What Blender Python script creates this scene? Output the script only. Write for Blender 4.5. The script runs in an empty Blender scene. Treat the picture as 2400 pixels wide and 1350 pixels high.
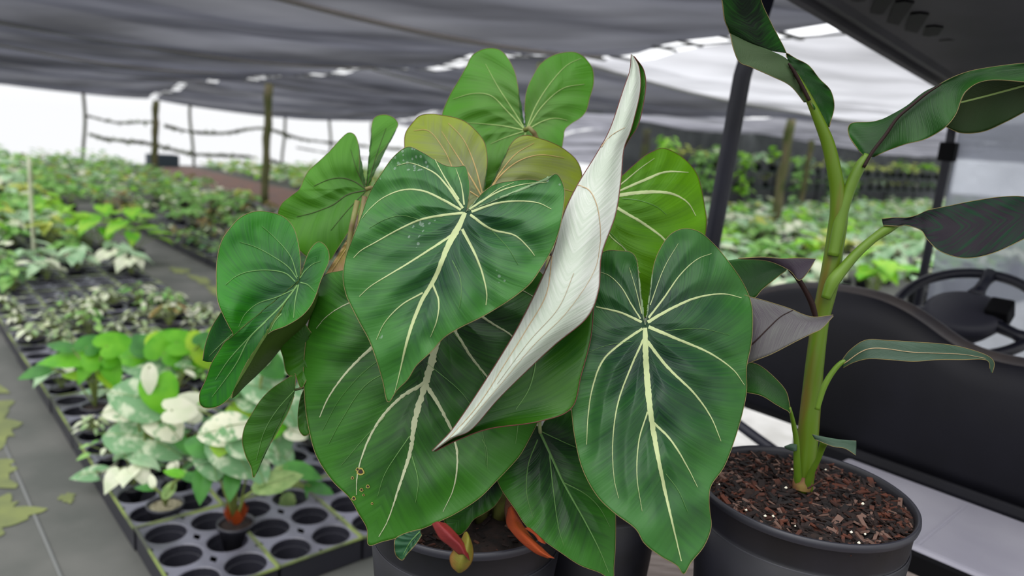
import bpy, math, random
import numpy as np
from mathutils import Vector, Matrix
random.seed(7); rng = np.random.default_rng(11)
S = bpy.context.scene
C = S.collection

# ------------------------------------------------------------------ camera
FPX, CAMH = 1700.0, 1.5
PITCH, ROLL = math.atan(.204), math.radians(4.2)
fwd = Vector((0, math.cos(PITCH), -math.sin(PITCH)))
up0 = Vector((0, math.sin(PITCH), math.cos(PITCH)))
r0 = Vector((1, 0, 0))
RT = r0*math.cos(ROLL) + up0*math.sin(ROLL)
UP = up0*math.cos(ROLL) - r0*math.sin(ROLL)
CP = Vector((0, 0, CAMH))
cam = bpy.data.cameras.new('camera'); camo = bpy.data.objects.new('camera', cam); C.objects.link(camo)
cam.sensor_width = 36; cam.lens = FPX/2400*36
camo.matrix_world = Matrix((( RT.x, UP.x, -fwd.x, CP.x), (RT.y, UP.y, -fwd.y, CP.y), (RT.z, UP.z, -fwd.z, CP.z), (0, 0, 0, 1)))
cam.clip_start = .02; cam.clip_end = 500
cam.dof.use_dof = True; cam.dof.focus_distance = .92; cam.dof.aperture_fstop = 3.3
S.camera = camo

# ------------------------------------------------------------------ sky, sun, exposure
S.view_settings.view_transform = 'Standard'; S.view_settings.look = 'None'
S.view_settings.gamma = 1; S.view_settings.use_curve_mapping = False
S.view_settings.exposure = 0.12
w = bpy.data.worlds.new('overcast_sky'); S.world = w; w.use_nodes = True
nt = w.node_tree; nt.nodes.clear()
tc = nt.nodes.new('ShaderNodeTexCoord'); sx = nt.nodes.new('ShaderNodeSeparateXYZ')
nt.links.new(tc.outputs['Generated'], sx.inputs[0])
mr = nt.nodes.new('ShaderNodeMapRange'); mr.inputs[1].default_value = 0; mr.inputs[2].default_value = 1
mr.inputs[3].default_value = .93; mr.inputs[4].default_value = 2.7
nt.links.new(sx.outputs[2], mr.inputs[0])
# brighter part of the overcast where the sun stands behind cloud
dv = nt.nodes.new('ShaderNodeVectorMath'); dv.operation = 'DOT_PRODUCT'
sd = Vector((.50, .80, .42)).normalized(); dv.inputs[1].default_value = sd
nt.links.new(tc.outputs['Generated'], dv.inputs[0])
pw = nt.nodes.new('ShaderNodeMath'); pw.operation = 'MAXIMUM'; pw.inputs[1].default_value = 0
nt.links.new(dv.outputs['Value'], pw.inputs[0])
pw2 = nt.nodes.new('ShaderNodeMath'); pw2.operation = 'POWER'; pw2.inputs[1].default_value = 14
nt.links.new(pw.outputs[0], pw2.inputs[0])
ml = nt.nodes.new('ShaderNodeMath'); ml.operation = 'MULTIPLY_ADD'; ml.inputs[1].default_value = 1.6
nt.links.new(pw2.outputs[0], ml.inputs[0]); nt.links.new(mr.outputs[0], ml.inputs[2])
bg = nt.nodes.new('ShaderNodeBackground'); bg.inputs[0].default_value = (.97, .98, 1, 1)
nt.links.new(ml.outputs[0], bg.inputs[1])
wo = nt.nodes.new('ShaderNodeOutputWorld'); nt.links.new(bg.outputs[0], wo.inputs[0])
sun = bpy.data.lights.new('sun', 'SUN'); sun.energy = .7; sun.angle = math.radians(35); sun.color = (1, .98, .94)
suno = bpy.data.objects.new('sun', sun); C.objects.link(suno)
suno.rotation_euler = Vector((-.45, -.75, 1.0)).to_track_quat('Z', 'Y').to_euler()

# ------------------------------------------------------------------ frames of reference
TH = math.radians(42.2)                       # the plant rows run 42 degrees left of the view
AX = Vector((-math.sin(TH), math.cos(TH), 0)); BX = Vector((math.cos(TH), math.sin(TH), 0))
def ab(a, b, z=0): return AX*a + BX*b + Vector((0, 0, z))
ROWROT = TH                                   # rotation that maps local X->BX, local Y->AX
def at(px, py, d): return CP + (fwd + RT*((px-1200)/FPX) - UP*((py-675)/FPX))*d
def atn(P, d):                                # numpy version: P (n,2), d (n,)
    v = np.array(fwd)[None] + np.outer((P[:, 0]-1200)/FPX, np.array(RT)) - np.outer((P[:, 1]-675)/FPX, np.array(UP))
    return np.array(CP)[None] + v*np.asarray(d)[:, None]
def lin(r, g, b):
    f = lambda c: (c/255/12.92) if c <= 10 else ((c/255+.055)/1.055)**2.4
    return (f(r), f(g), f(b), 1)

# ------------------------------------------------------------------ materials
def mat(name, col, rough=.6, col2=None, scale=8, bump=0, spec=.4, metal=0, trans=0, detail=3, lo=.35, hi=.65, stretch=None):
    m = bpy.data.materials.new(name); m.use_nodes = True; n = m.node_tree; b = n.nodes['Principled BSDF']
    b.inputs['Roughness'].default_value = rough; b.inputs['Base Color'].default_value = col
    b.inputs['Specular IOR Level'].default_value = spec; b.inputs['Metallic'].default_value = metal
    if col2 or bump:
        t = n.nodes.new('ShaderNodeTexCoord'); z = n.nodes.new('ShaderNodeTexNoise')
        z.inputs['Scale'].default_value = scale; z.inputs['Detail'].default_value = detail
        if stretch:
            mp = n.nodes.new('ShaderNodeMapping'); mp.inputs['Scale'].default_value = stretch
            n.links.new(t.outputs['Object'], mp.inputs[0]); n.links.new(mp.outputs[0], z.inputs[0])
        else: n.links.new(t.outputs['Object'], z.inputs[0])
        if col2:
            r = n.nodes.new('ShaderNodeValToRGB'); r.color_ramp.elements[0].position = lo; r.color_ramp.elements[1].position = hi
            r.color_ramp.elements[0].color = col; r.color_ramp.elements[1].color = col2
            n.links.new(z.outputs[0], r.inputs[0]); n.links.new(r.outputs[0], b.inputs['Base Color'])
        if bump:
            bp = n.nodes.new('ShaderNodeBump'); bp.inputs['Strength'].default_value = bump; bp.inputs['Distance'].default_value = .004
            n.links.new(z.outputs[0], bp.inputs['Height']); n.links.new(bp.outputs[0], b.inputs['Normal'])
    if trans:
        tr = n.nodes.new('ShaderNodeBsdfTranslucent'); mx = n.nodes.new('ShaderNodeMixShader'); mx.inputs[0].default_value = trans
        if col2: n.links.new(r.outputs[0], tr.inputs[0])
        else: tr.inputs[0].default_value = col
        o = n.nodes['Material Output']; n.links.new(b.outputs[0], mx.inputs[1]); n.links.new(tr.outputs[0], mx.inputs[2]); n.links.new(mx.outputs[0], o.inputs[0])
    return m
def leafmat(name, cen, edge, rough=.45, trans=.3, tcol=None, spec=.33, fleck=None, sfreq=26, contrast=.55, gloss_bump=.4):
    """blade pigment: darker centre, fresher margin, fine streaks that follow the side veins (attributes lw, lr)"""
    m = bpy.data.materials.new(name); m.use_nodes = True; n = m.node_tree; b = n.nodes['Principled BSDF']; L = n.links.new
    aw = n.nodes.new('ShaderNodeAttribute'); aw.attribute_name = 'lw'
    ar = n.nodes.new('ShaderNodeAttribute'); ar.attribute_name = 'lr'
    cb = n.nodes.new('ShaderNodeCombineXYZ')
    k1 = n.nodes.new('ShaderNodeMath'); k1.operation = 'MULTIPLY'; k1.inputs[1].default_value = sfreq
    k2 = n.nodes.new('ShaderNodeMath'); k2.operation = 'MULTIPLY'; k2.inputs[1].default_value = 1.6
    L(aw.outputs['Fac'], k1.inputs[0]); L(ar.outputs['Fac'], k2.inputs[0]); L(k1.outputs[0], cb.inputs[0]); L(k2.outputs[0], cb.inputs[1])
    z = n.nodes.new('ShaderNodeTexNoise'); z.inputs['Scale'].default_value = 1; z.inputs['Detail'].default_value = 4; L(cb.outputs[0], z.inputs[0])
    t = n.nodes.new('ShaderNodeTexCoord'); z2 = n.nodes.new('ShaderNodeTexNoise'); z2.inputs['Scale'].default_value = 14; z2.inputs['Detail'].default_value = 3
    L(t.outputs['Object'], z2.inputs[0])
    # factor = lr^1.6 * .8 + (streak-.5)*contrast + (blotch-.5)*.5
    p = n.nodes.new('ShaderNodeMath'); p.operation = 'POWER'; p.inputs[1].default_value = 1.8; L(ar.outputs['Fac'], p.inputs[0])
    a1 = n.nodes.new('ShaderNodeMath'); a1.operation = 'MULTIPLY_ADD'; a1.inputs[1].default_value = contrast*2; L(z.outputs[0], a1.inputs[0]); L(p.outputs[0], a1.inputs[2])
    a2 = n.nodes.new('ShaderNodeMath'); a2.operation = 'MULTIPLY_ADD'; a2.inputs[1].default_value = 1.4; L(z2.outputs[0], a2.inputs[0]); L(a1.outputs[0], a2.inputs[2])
    a3 = n.nodes.new('ShaderNodeMath'); a3.operation = 'SUBTRACT'; a3.inputs[1].default_value = contrast + .62; L(a2.outputs[0], a3.inputs[0]); a3.use_clamp = True
    mx = n.nodes.new('ShaderNodeMix'); mx.data_type = 'RGBA'; mx.inputs[6].default_value = cen; mx.inputs[7].default_value = edge
    L(a3.outputs[0], mx.inputs[0]); col = mx.outputs[2]
    if fleck:      # dried water spots
        v = n.nodes.new('ShaderNodeTexVoronoi'); v.inputs['Scale'].default_value = 150; L(t.outputs['Object'], v.inputs[0])
        g = n.nodes.new('ShaderNodeTexNoise'); g.inputs['Scale'].default_value = 16; L(t.outputs['Object'], g.inputs[0])
        l1 = n.nodes.new('ShaderNodeMath'); l1.operation = 'LESS_THAN'; l1.inputs[1].default_value = .30; L(v.outputs['Distance'], l1.inputs[0])
        l2 = n.nodes.new('ShaderNodeMath'); l2.operation = 'GREATER_THAN'; l2.inputs[1].default_value = .64; L(g.outputs[0], l2.inputs[0])
        l3 = n.nodes.new('ShaderNodeMath'); l3.operation = 'MULTIPLY'; L(l1.outputs[0], l3.inputs[0]); L(l2.outputs[0], l3.inputs[1])
        l4 = n.nodes.new('ShaderNodeMath'); l4.operation = 'MULTIPLY'; l4.inputs[1].default_value = .35; L(l3.outputs[0], l4.inputs[0])
        m2 = n.nodes.new('ShaderNodeMix'); m2.data_type = 'RGBA'; m2.inputs[7].default_value = fleck; L(l4.outputs[0], m2.inputs[0]); L(col, m2.inputs[6]); col = m2.outputs[2]
    L(col, b.inputs['Base Color']); b.inputs['Roughness'].default_value = rough; b.inputs['Specular IOR Level'].default_value = spec
    bp = n.nodes.new('ShaderNodeBump'); bp.inputs['Strength'].default_value = gloss_bump; bp.inputs['Distance'].default_value = .002
    L(z.outputs[0], bp.inputs['Height']); L(bp.outputs[0], b.inputs['Normal'])
    if trans:
        tr = n.nodes.new('ShaderNodeBsdfTranslucent')
        if tcol: tr.inputs[0].default_value = tcol
        else: L(col, tr.inputs[0])
        ms = n.nodes.new('ShaderNodeMixShader'); ms.inputs[0].default_value = trans
        L(b.outputs[0], ms.inputs[1]); L(tr.outputs[0], ms.inputs[2]); L(ms.outputs[0], n.nodes['Material Output'].inputs[0])
    return m

M = {}
M['margin'] = mat('leaf_margin_tan', lin(112, 100, 60), .6)
M['margin_red'] = mat('leaf_margin_maroon', lin(88, 42, 34), .6)
M['vein'] = mat('cream_vein', lin(168, 180, 128), .55, trans=.1)
M['vein_wide'] = mat('chalky_vein', lin(158, 164, 130), .6)
M['vein_thin'] = mat('pale_green_vein', lin(88, 128, 66), .55)
M['vein_back'] = mat('olive_vein', lin(128, 152, 84), .55)
M['vein_tan'] = mat('tan_vein', lin(160, 134, 80), .55)
M['vein_grey'] = mat('pale_tan_vein', lin(164, 142, 108), .55)
M['vein_dark'] = mat('brown_green_vein', lin(48, 56, 18), .55)
M['petiole'] = mat('petiole_green', lin(118, 124, 62), .5, lin(92, 72, 44), 30)
M['stem'] = mat('pseudostem_green', lin(78, 104, 16), .42, lin(98, 70, 32), 14, stretch=(3, 3, .35), lo=.45, hi=.8, spec=.3)
M['stem2'] = mat('petiole_fresh_green', lin(92, 122, 34), .42, lin(74, 102, 20), 12, spec=.3)
M['purple'] = mat('purple_midrib', lin(34, 18, 16), .6, spec=.2)
M['black'] = mat('black_plastic_pot', lin(15, 15, 20), .5, lin(27, 27, 36), 12, spec=.45, bump=.15, detail=6)
M['black_rim'] = mat('black_plastic_rim', lin(34, 34, 42), .42, spec=.5)
M['traymat'] = mat('tray_plastic', lin(66, 66, 74), .35, lin(104, 104, 116), 6, spec=.5)  # lighter bluish tone paints in highlights on the black tray tops
M['traydark'] = mat('tray_cell_plastic', lin(38, 38, 46), .4, spec=.5)
M['moss'] = mat('moss_on_tray_lip', lin(64, 68, 58), .8, lin(112, 126, 66), 6, lo=.42, hi=.62)
M['soil'] = mat('dark_potting_soil', lin(20, 14, 12), .95, lin(44, 30, 25), 60, bump=1, detail=8)
M['perlite'] = mat('pale_grit_soil', lin(92, 84, 60), .95, lin(160, 155, 130), 90, bump=1, detail=8)
M['chip1'] = mat('bark_chip_dark', lin(34, 20, 16), .85, lin(16, 11, 11), 40)
M['chip2'] = mat('bark_chip_rust', lin(84, 42, 26), .8, lin(44, 25, 19), 40)
M['chip3'] = mat('bark_chip_grey', lin(98, 74, 64), .8)
M['perl'] = mat('perlite_bead', lin(230, 225, 205), .8)

# ------------------------------------------------------------------ mesh helpers
def mkmesh(name, V, Fc, mats, mi=None, smooth=True):
    me = bpy.data.meshes.new(name); me.from_pydata([tuple(v) for v in V], [], [tuple(int(i) for i in f) for f in Fc])
    for m in mats: me.materials.append(m)
    if mi is not None: me.polygons.foreach_set('material_index', np.asarray(mi, dtype=np.int32))
    if smooth: me.polygons.foreach_set('use_smooth', [True]*len(me.polygons))
    me.update(); return me
def link(name, me, parent=None, **kw):
    o = bpy.data.objects.new(name, me); C.objects.link(o)
    if parent is not None: o.parent = parent
    for k, v in kw.items(): o[k] = v
    return o
def rootinv(p):
    while p is not None and p.parent is not None: p = p.parent
    return pm(p).inverted() if p is not None and p.type == 'EMPTY' else Matrix.Identity(4)
def thing(name, label, cat, loc=(0, 0, 0), rz=0, group=None):
    o = bpy.data.objects.new(name, None); C.objects.link(o); o.empty_display_size = .05
    o.location = loc; o.rotation_euler = (0, 0, rz); o['label'] = label; o['category'] = cat
    if group: o['group'] = group
    return o
def tagm(o, label, cat, group=None):
    o['label'] = label; o['category'] = cat
    if group: o['group'] = group
    return o
class MB:
    def __init__(s): s.V = []; s.F = []; s.MI = []; s.off = Vector((0, 0, 0))
    def add(s, V, F, mi=0):
        b = len(s.V); s.V += [tuple(v) for v in V]; s.F += [tuple(i+b for i in f) for f in F]
        s.MI += ([mi]*len(F) if isinstance(mi, int) else list(mi)); return s
    def box(s, lo, hi, mi=0, T=None):
        x0, y0, z0 = lo; x1, y1, z1 = hi
        V = [Vector(p) for p in ((x0,y0,z0),(x1,y0,z0),(x1,y1,z0),(x0,y1,z0),(x0,y0,z1),(x1,y0,z1),(x1,y1,z1),(x0,y1,z1))]
        if T: V = [T(v) for v in V]
        return s.add(V, [(0,3,2,1),(4,5,6,7),(0,1,5,4),(1,2,6,5),(2,3,7,6),(3,0,4,7)], mi)
    def tube(s, P, R, n=10, mi=0, flat=1.0, cap=True):
        P = [Vector(p) for p in P]; k = len(P)
        if not hasattr(R, '__len__'): R = [R]*k
        V = []; prev = None
        for i in range(k):
            t = (P[min(i+1, k-1)] - P[max(i-1, 0)]).normalized()
            if prev is None:
                a = Vector((0, 0, 1)) if abs(t.z) < .9 else Vector((1, 0, 0)); u = t.cross(a).normalized()
            else: u = (prev - t*prev.dot(t)).normalized()
            prev = u; v = t.cross(u)
            for j in range(n):
                q = 2*math.pi*j/n; V.append(P[i] + (u*math.cos(q)*flat + v*math.sin(q))*R[i])
        F = [(i*n+j, i*n+(j+1) % n, (i+1)*n+(j+1) % n, (i+1)*n+j) for i in range(k-1) for j in range(n)]
        if cap: F += [tuple(range(n-1, -1, -1)), tuple((k-1)*n+j for j in range(n))]
        return s.add(V, F, mi)
    def lathe(s, prof, n=48, c=(0, 0, 0), mi=0, capb=False, capt=False, T=None):
        V = []
        for r, z in prof:
            for j in range(n):
                q = 2*math.pi*j/n; v = Vector((c[0]+r*math.cos(q), c[1]+r*math.sin(q), c[2]+z)); V.append(T(v) if T else v)
        k = len(prof); F = [(i*n+j, i*n+(j+1) % n, (i+1)*n+(j+1) % n, (i+1)*n+j) for i in range(k-1) for j in range(n)]
        if capb: F.append(tuple(range(n-1, -1, -1)))
        if capt: F.append(tuple((k-1)*n+j for j in range(n)))
        return s.add(V, F, mi)
    def mesh(s, name, mats, smooth=True): return mkmesh(name, s.V, s.F, mats if isinstance(mats, (list, tuple)) else [mats], s.MI, smooth)
    def obj(s, name, mats, parent=None, smooth=True, **kw):
        if parent is not None:     # shapes are written in world space; store them in the thing's own space
            inv = rootinv(parent); s.V = [tuple(inv @ Vector(v)) for v in s.V]
        return link(name, s.mesh(name, mats, smooth), parent, **kw)
def pm(o):
    return Matrix.Translation(o.location) @ o.rotation_euler.to_matrix().to_4x4()
def bevel(o, wd=.004, seg=2):
    m = o.modifiers.new('bevel', 'BEVEL'); m.width = wd; m.segments = seg; m.limit_method = 'ANGLE'; return o
def cr(P, n, closed=False):
    """Catmull-Rom resampling to n points, spaced by length"""
    P = np.asarray(P, float); k = len(P)
    if k == 2: t = np.linspace(0, 1, n)[:, None]; return P[0]*(1-t)+P[1]*t
    Q = np.vstack([P[-1:], P, P[:2]]) if closed else np.vstack([2*P[:1]-P[1:2], P, 2*P[-1:]-P[-2:-1]])
    out = []; seg = k if closed else k-1
    for i in range(seg):
        p0, p1, p2, p3 = Q[i:i+4]; t = np.linspace(0, 1, 12, endpoint=False)[:, None]
        # centripetal
        d1 = max(np.linalg.norm(p1-p0), 1e-9)**.5; d2 = max(np.linalg.norm(p2-p1), 1e-9)**.5; d3 = max(np.linalg.norm(p3-p2), 1e-9)**.5
        m1 = ((p1-p0)/d1 - (p2-p0)/(d1+d2) + (p2-p1)/d2)*d2; m2 = ((p2-p1)/d2 - (p3-p1)/(d2+d3) + (p3-p2)/d3)*d2
        out.append((2*t**3-3*t**2+1)*p1 + (t**3-2*t**2+t)*m1 + (-2*t**3+3*t**2)*p2 + (t**3-t**2)*m2)
    out = np.vstack(out + [P[:1] if closed else P[-1:]])
    d = np.r_[0, np.cumsum(np.linalg.norm(np.diff(out[:, :2], axis=0), axis=1))]
    s = np.linspace(0, d[-1], n+1)[:-1] if closed else np.linspace(0, d[-1], n)
    return np.stack([np.interp(s, d, out[:, j]) for j in range(out.shape[1])], 1)
def seg_dist(X, L):
    """distance from points X (n,2) to polyline L (k,2)"""
    best = np.full(len(X), 1e9)
    for a, b in zip(L[:-1], L[1:]):
        ab_ = b-a; t = np.clip(((X-a)@ab_)/max(ab_@ab_, 1e-9), 0, 1); best = np.minimum(best, np.linalg.norm(X-(a+t[:, None]*ab_), axis=1))
    return best

# ------------------------------------------------------------------ the setting
def struct(name, V, F, mats, mi=None, smooth=False):
    return link(name, mkmesh(name, V, F, mats, mi, smooth), kind='structure')
def quad_ab(name, a0, a1, b0, b1, z, m, thick=.02):
    mb = MB(); mb.box((a0, b0, z-thick), (a1, b1, z), T=lambda v: ab(v.x, v.y, v.z)); 
    o = link(name, mb.mesh(name, m, False), kind='structure')
    return o
gm = mat('weed_mat_floor', lin(76, 78, 74), .8, lin(94, 94, 90), 3, detail=6, spec=.3)
quad_ab('floor', -12, 23.7, -14, 60, 0, gm, .1)
road = mat('pale_gravel_road', lin(186, 184, 178), .9, lin(214, 212, 208), 5, detail=8)
quad_ab('floor_road', -9, 2.3, 2.0, 45, .012, road, .012)
soilpath = mat('brown_soil_path', lin(120, 88, 74), .95, lin(98, 84, 80), 4, detail=8)
quad_ab('floor_soil_path', 8, 22.6, 5.6, 7.3, .02, soilpath, .02)

# seams of the weed mat
mb = MB(); mb.box((1.5, .375, .001), (4.2, .387, .003), T=lambda v: ab(v.x, v.y, v.z))
o = mb.obj('floor_seam', mat('mat_seam_thread', lin(104, 106, 104), .8)); o['kind'] = 'structure'
# algae patches
def blob(cx, cy, rx, ry, seed, z=.004):
    rr = random.Random(seed); n = 60; P = []; f_ = [rr.uniform(0, 6.28) for _ in range(4)]
    for i in range(n):
        q = 2*math.pi*i/n; k = .85+.16*math.sin(3*q+f_[0])+.13*math.sin(7*q+f_[1])+.09*math.sin(13*q+f_[2])+.05*math.sin(23*q+f_[3]); P.append(ab(cx+math.cos(q)*rx*k, cy+math.sin(q)*ry*k, z))
    return P, [tuple(range(n))]
mb = MB()
for c_ in ((4.72,.36,.42,.13,1),(4.1,.33,.38,.17,2),(3.5,.2,.3,.2,3),(3.08,.2,.22,.2,4),(3.05,.5,.05,.03,6),(5.4,.2,.3,.1,7)):
    V, F = blob(*c_); mb.add(V, F)
for c_ in ((7.4,2.27,.18,.09,11),(6.9,2.3,.3,.07,12),(6.3,2.28,.3,.1,13)):
    V, F = blob(*c_); mb.add(V, F)
o = mb.obj('algae_film', mat('yellow_green_algae', lin(116, 124, 72), .9, lin(98, 106, 68), 7), smooth=False)
tagm(o, 'yellow green algae film growing in patches on the grey floor mat', 'algae'); o['kind'] = 'stuff'

# shade cloth roof
def clothmat(name, col, tcol, trans, tp):
    m = bpy.data.materials.new(name); m.use_nodes = True; n = m.node_tree; n.nodes.clear(); L = n.links.new
    d = n.nodes.new('ShaderNodeBsdfDiffuse'); d.inputs[0].default_value = col
    lo_ = tuple(c*.5 for c in tcol[:3])+(1,); hi_ = tuple(min(1, c*1.75) for c in tcol[:3])+(1,)
    t = n.nodes.new('ShaderNodeBsdfTranslucent'); t.inputs[0].default_value = tcol
    x = n.nodes.new('ShaderNodeBsdfTransparent')
    tcn = n.nodes.new('ShaderNodeTexCoord'); mp = n.nodes.new('ShaderNodeMapping'); mp.inputs['Rotation'].default_value = (0, 0, -TH); mp.inputs['Scale'].default_value = (.25, 1.0, 1)
    z = n.nodes.new('ShaderNodeTexNoise'); z.inputs['Scale'].default_value = 1.1; z.inputs['Detail'].default_value = 4; L(tcn.outputs['Object'], mp.inputs[0]); L(mp.outputs[0], z.inputs[0])
    cm = n.nodes.new('ShaderNodeValToRGB'); cm.color_ramp.elements[0].position = .36; cm.color_ramp.elements[1].position = .68; cm.color_ramp.elements[0].color = lo_; cm.color_ramp.elements[1].color = hi_; L(z.outputs[0], cm.inputs[0]); L(cm.outputs[0], t.inputs[0])
    mr = n.nodes.new('ShaderNodeMapRange'); mr.inputs[1].default_value = .35; mr.inputs[2].default_value = .7; mr.inputs[3].default_value = .75; mr.inputs[4].default_value = 1.3; L(z.outputs[0], mr.inputs[0])
    lwt = n.nodes.new('ShaderNodeLayerWeight'); lwt.inputs[0].default_value = .5      # open weave: passes light square on, closes up at a grazing angle
    inv = n.nodes.new('ShaderNodeMath'); inv.operation = 'SUBTRACT'; inv.inputs[0].default_value = 1; L(lwt.outputs['Facing'], inv.inputs[1])
    sq = n.nodes.new('ShaderNodeMath'); sq.operation = 'POWER'; sq.inputs[1].default_value = 1.6; L(inv.outputs[0], sq.inputs[0])
    ka = n.nodes.new('ShaderNodeMath'); ka.operation = 'MULTIPLY'; ka.inputs[1].default_value = tp; L(sq.outputs[0], ka.inputs[0])
    kb = n.nodes.new('ShaderNodeMath'); kb.operation = 'MULTIPLY'; kb.use_clamp = True; L(ka.outputs[0], kb.inputs[0]); L(mr.outputs[0], kb.inputs[1])
    a = n.nodes.new('ShaderNodeMixShader'); a.inputs[0].default_value = trans; L(d.outputs[0], a.inputs[1]); L(t.outputs[0], a.inputs[2])
    b = n.nodes.new('ShaderNodeMixShader'); L(kb.outputs[0], b.inputs[0]); L(a.outputs[0], b.inputs[1]); L(x.outputs[0], b.inputs[2])
    o = n.nodes.new('ShaderNodeOutputMaterial'); L(b.outputs[0], o.inputs[0]); return m
CL1 = clothmat('dense_shade_cloth', lin(46, 46, 50), lin(72, 73, 80), .5, .6)
CL2 = clothmat('worn_shade_cloth', lin(80, 80, 85), lin(120, 120, 127), .55, .65)
CL3 = clothmat('thin_shade_cloth', lin(110, 110, 114), lin(166, 166, 170), .65, 1.0)
def sk(a): return .085*(a-6.5)          # the sheets drift to the right as they run away
def sag(b, b0, b1, dz): t = (b-b0)/(b1-b0); return -dz*4*t*(1-t)
def roofz(a, b, b0, b1, dz):
    z = 2.3 + sag(b, b0, b1, dz)
    if a > 19: z -= (a-19)/4.5*(.33 + max(0, b-3)*.022)
    return z + .045*math.sin(a*1.9+b*.6) + .022*math.sin(a*4.3+1.1*b) + .012*math.sin(a*9.1-b*1.3)
def sheet(name, a0, a1, b0, b1, dz, m, na=90, nb=20, hem=None):
    V = []; F = []
    for i in range(na+1):
        a = a0+(a1-a0)*i/na
        for j in range(nb+1):
            b = b0+(b1-b0)*j/nb; bb = b
            if j in (0, nb): bb += .02*math.sin(a*9)+.015*math.sin(a*23)
            V.append(ab(a, bb+sk(a), roofz(a, b, b0, b1, dz)))
    for i in range(na):
        for j in range(nb): F.append((i*(nb+1)+j, i*(nb+1)+j+1, (i+1)*(nb+1)+j+1, (i+1)*(nb+1)+j))
    return struct(name, V, F, [m], smooth=True)
sheet('ceiling_1', 1.2, 23.5, .45, 4.95, .10, CL1)
sheet('ceiling_2', 5.2, 23.5, 5.17, 12.9, .16, CL1)
sheet('ceiling_3', -8, 5.25, 5.20, 12.9, .16, CL3, 60)
sheet('ceiling_4', -8, 23.5, 13.25, 20.5, .16, CL2)
sheet('ceiling_5', -8, 27, 20.8, 40, .25, CL2, 60)
sheet('ceiling_6', -8, 1.22, 2.6, 4.98, .06, CL3, 40)
# seams sewn across the sheets (ropes and overlap bands)
mb = MB()
for a in (4.3, 8.6, 11.9, 17):
    mb.tube([ab(a, b+sk(a), roofz(a, b, .45, 4.95, .10)-.006) for b in np.linspace(.5, 4.9, 30)], .02, 6)
o = mb.obj('ceiling_seam', mat('seam_band', lin(130, 124, 122), .8)); o['kind'] = 'structure'
mb = MB()
for a in (1.6, 5.2, 9.4, 14.2):
    mb.tube([ab(a, b+sk(a), roofz(a, b, 5.17, 12.9, .16)-.006) for b in np.linspace(5.3, 12.8, 30)], .02, 6)
o = mb.obj('ceiling_seam', mat('seam_band_grey', lin(150, 148, 148), .8)); o['kind'] = 'structure'
mb = MB()       # wire that carries the sheets along both gaps
mb.tube([ab(a, 5.06+sk(a), 2.30-(max(0, a-19)*.085)) for a in np.linspace(-8, 23.4, 40)], .008, 6)
mb.tube([ab(a, 13.08+sk(a), 2.30-(max(0, a-19)*.09)) for a in np.linspace(-8, 23.4, 40)], .012, 6)
for k in range(60):
    a = -1+k*.4+random.uniform(-.1, .1); z = roofz(a, 4.95, .45, 4.95, .1)
    mb.box((a-.014, 4.9+sk(a), z-.012), (a+.014+random.random()*.03, 5.2+sk(a), z+.006), T=lambda v: ab(v.x, v.y, v.z))
o = mb.obj('ceiling_cable', mat('lacing_cable', lin(90, 90, 92), .6)); o['kind'] = 'structure'

# side netting, dark, behind the right hand block
net = mat('dark_side_netting', lin(74, 76, 80), .9, lin(96, 98, 102), 2)
mb = MB(); mb.box((12.62, 15, 0), (12.67, 40, 2.3), T=lambda v: ab(v.x, v.y, v.z)); o = mb.obj('wall_right', net, smooth=False); o['kind'] = 'structure'

# posts
M['post'] = mat('mossy_wooden_post', lin(118, 108, 84), .9, lin(70, 84, 36), 3, stretch=(4, 4, 1), bump=.5)
M['postdark'] = mat('dark_wooden_post', lin(70, 66, 58), .9, lin(86, 92, 56), 4, bump=.5)
def post(a, b, h, r, label, m, lean=(.0, .08), group=None, z0=0):
    mb = MB(); n = 9
    P = [ab(a+lean[0]*i/n+.012*math.sin(i*1.7+a), b+lean[1]*i/n+.012*math.cos(i*2.1+b), z0-.01+(h-z0+.01)*i/n) for i in range(n+1)]
    mb.tube(P, [r*(1+.12*math.sin(i*2.3+a*3)) for i in range(n+1)], 12)
    o = mb.obj('wooden_post', m); return tagm(o, label, 'post', group)
post(13.05, 5.52, 2.17, .072, 'mossy round wooden roof post standing at the brown soil path left of the big plant', M['post'])
post(21.5, 6.0, 1.84, .085, 'mossy wooden roof post second from the left along the far open end', M['post'])
post(5.45, 5.06, 2.26, .06, 'wooden roof post rising behind the two upright lobes of the tallest leaf', M['post'])
post(7.0, 12.97, 2.25, .085, 'pale wooden roof post seen between the dark cart strut and the banana stem', M['post'])
post(10.4, 20.65, 2.1, .08, 'far wooden roof post behind the yellow potted plants at the right', M['post'])
post(12.1, 15.2, 2.02, .1, 'wooden post at the near end of the dark netting wall', M['postdark'])
FA = 23.4
fence = thing('rail_fence', 'leafy vine covered rail fence of thin posts across the far open end', 'fence', ab(FA, 4.7, 0))
for b_, h_ in ((4.72, 1.97), (7.62, 1.88), (10.55, 1.82), (12.2, 1.78), (13.9, 1.75), (16.2, 1.7)):
    mb = MB(); mb.tube([ab(FA+.02*math.sin(z*5), b_+.05*math.sin(z*2.2+b_), z) for z in np.linspace(0, h_, 8)], .045, 8); mb.obj('fence_post', M['postdark'], fence)
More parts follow.
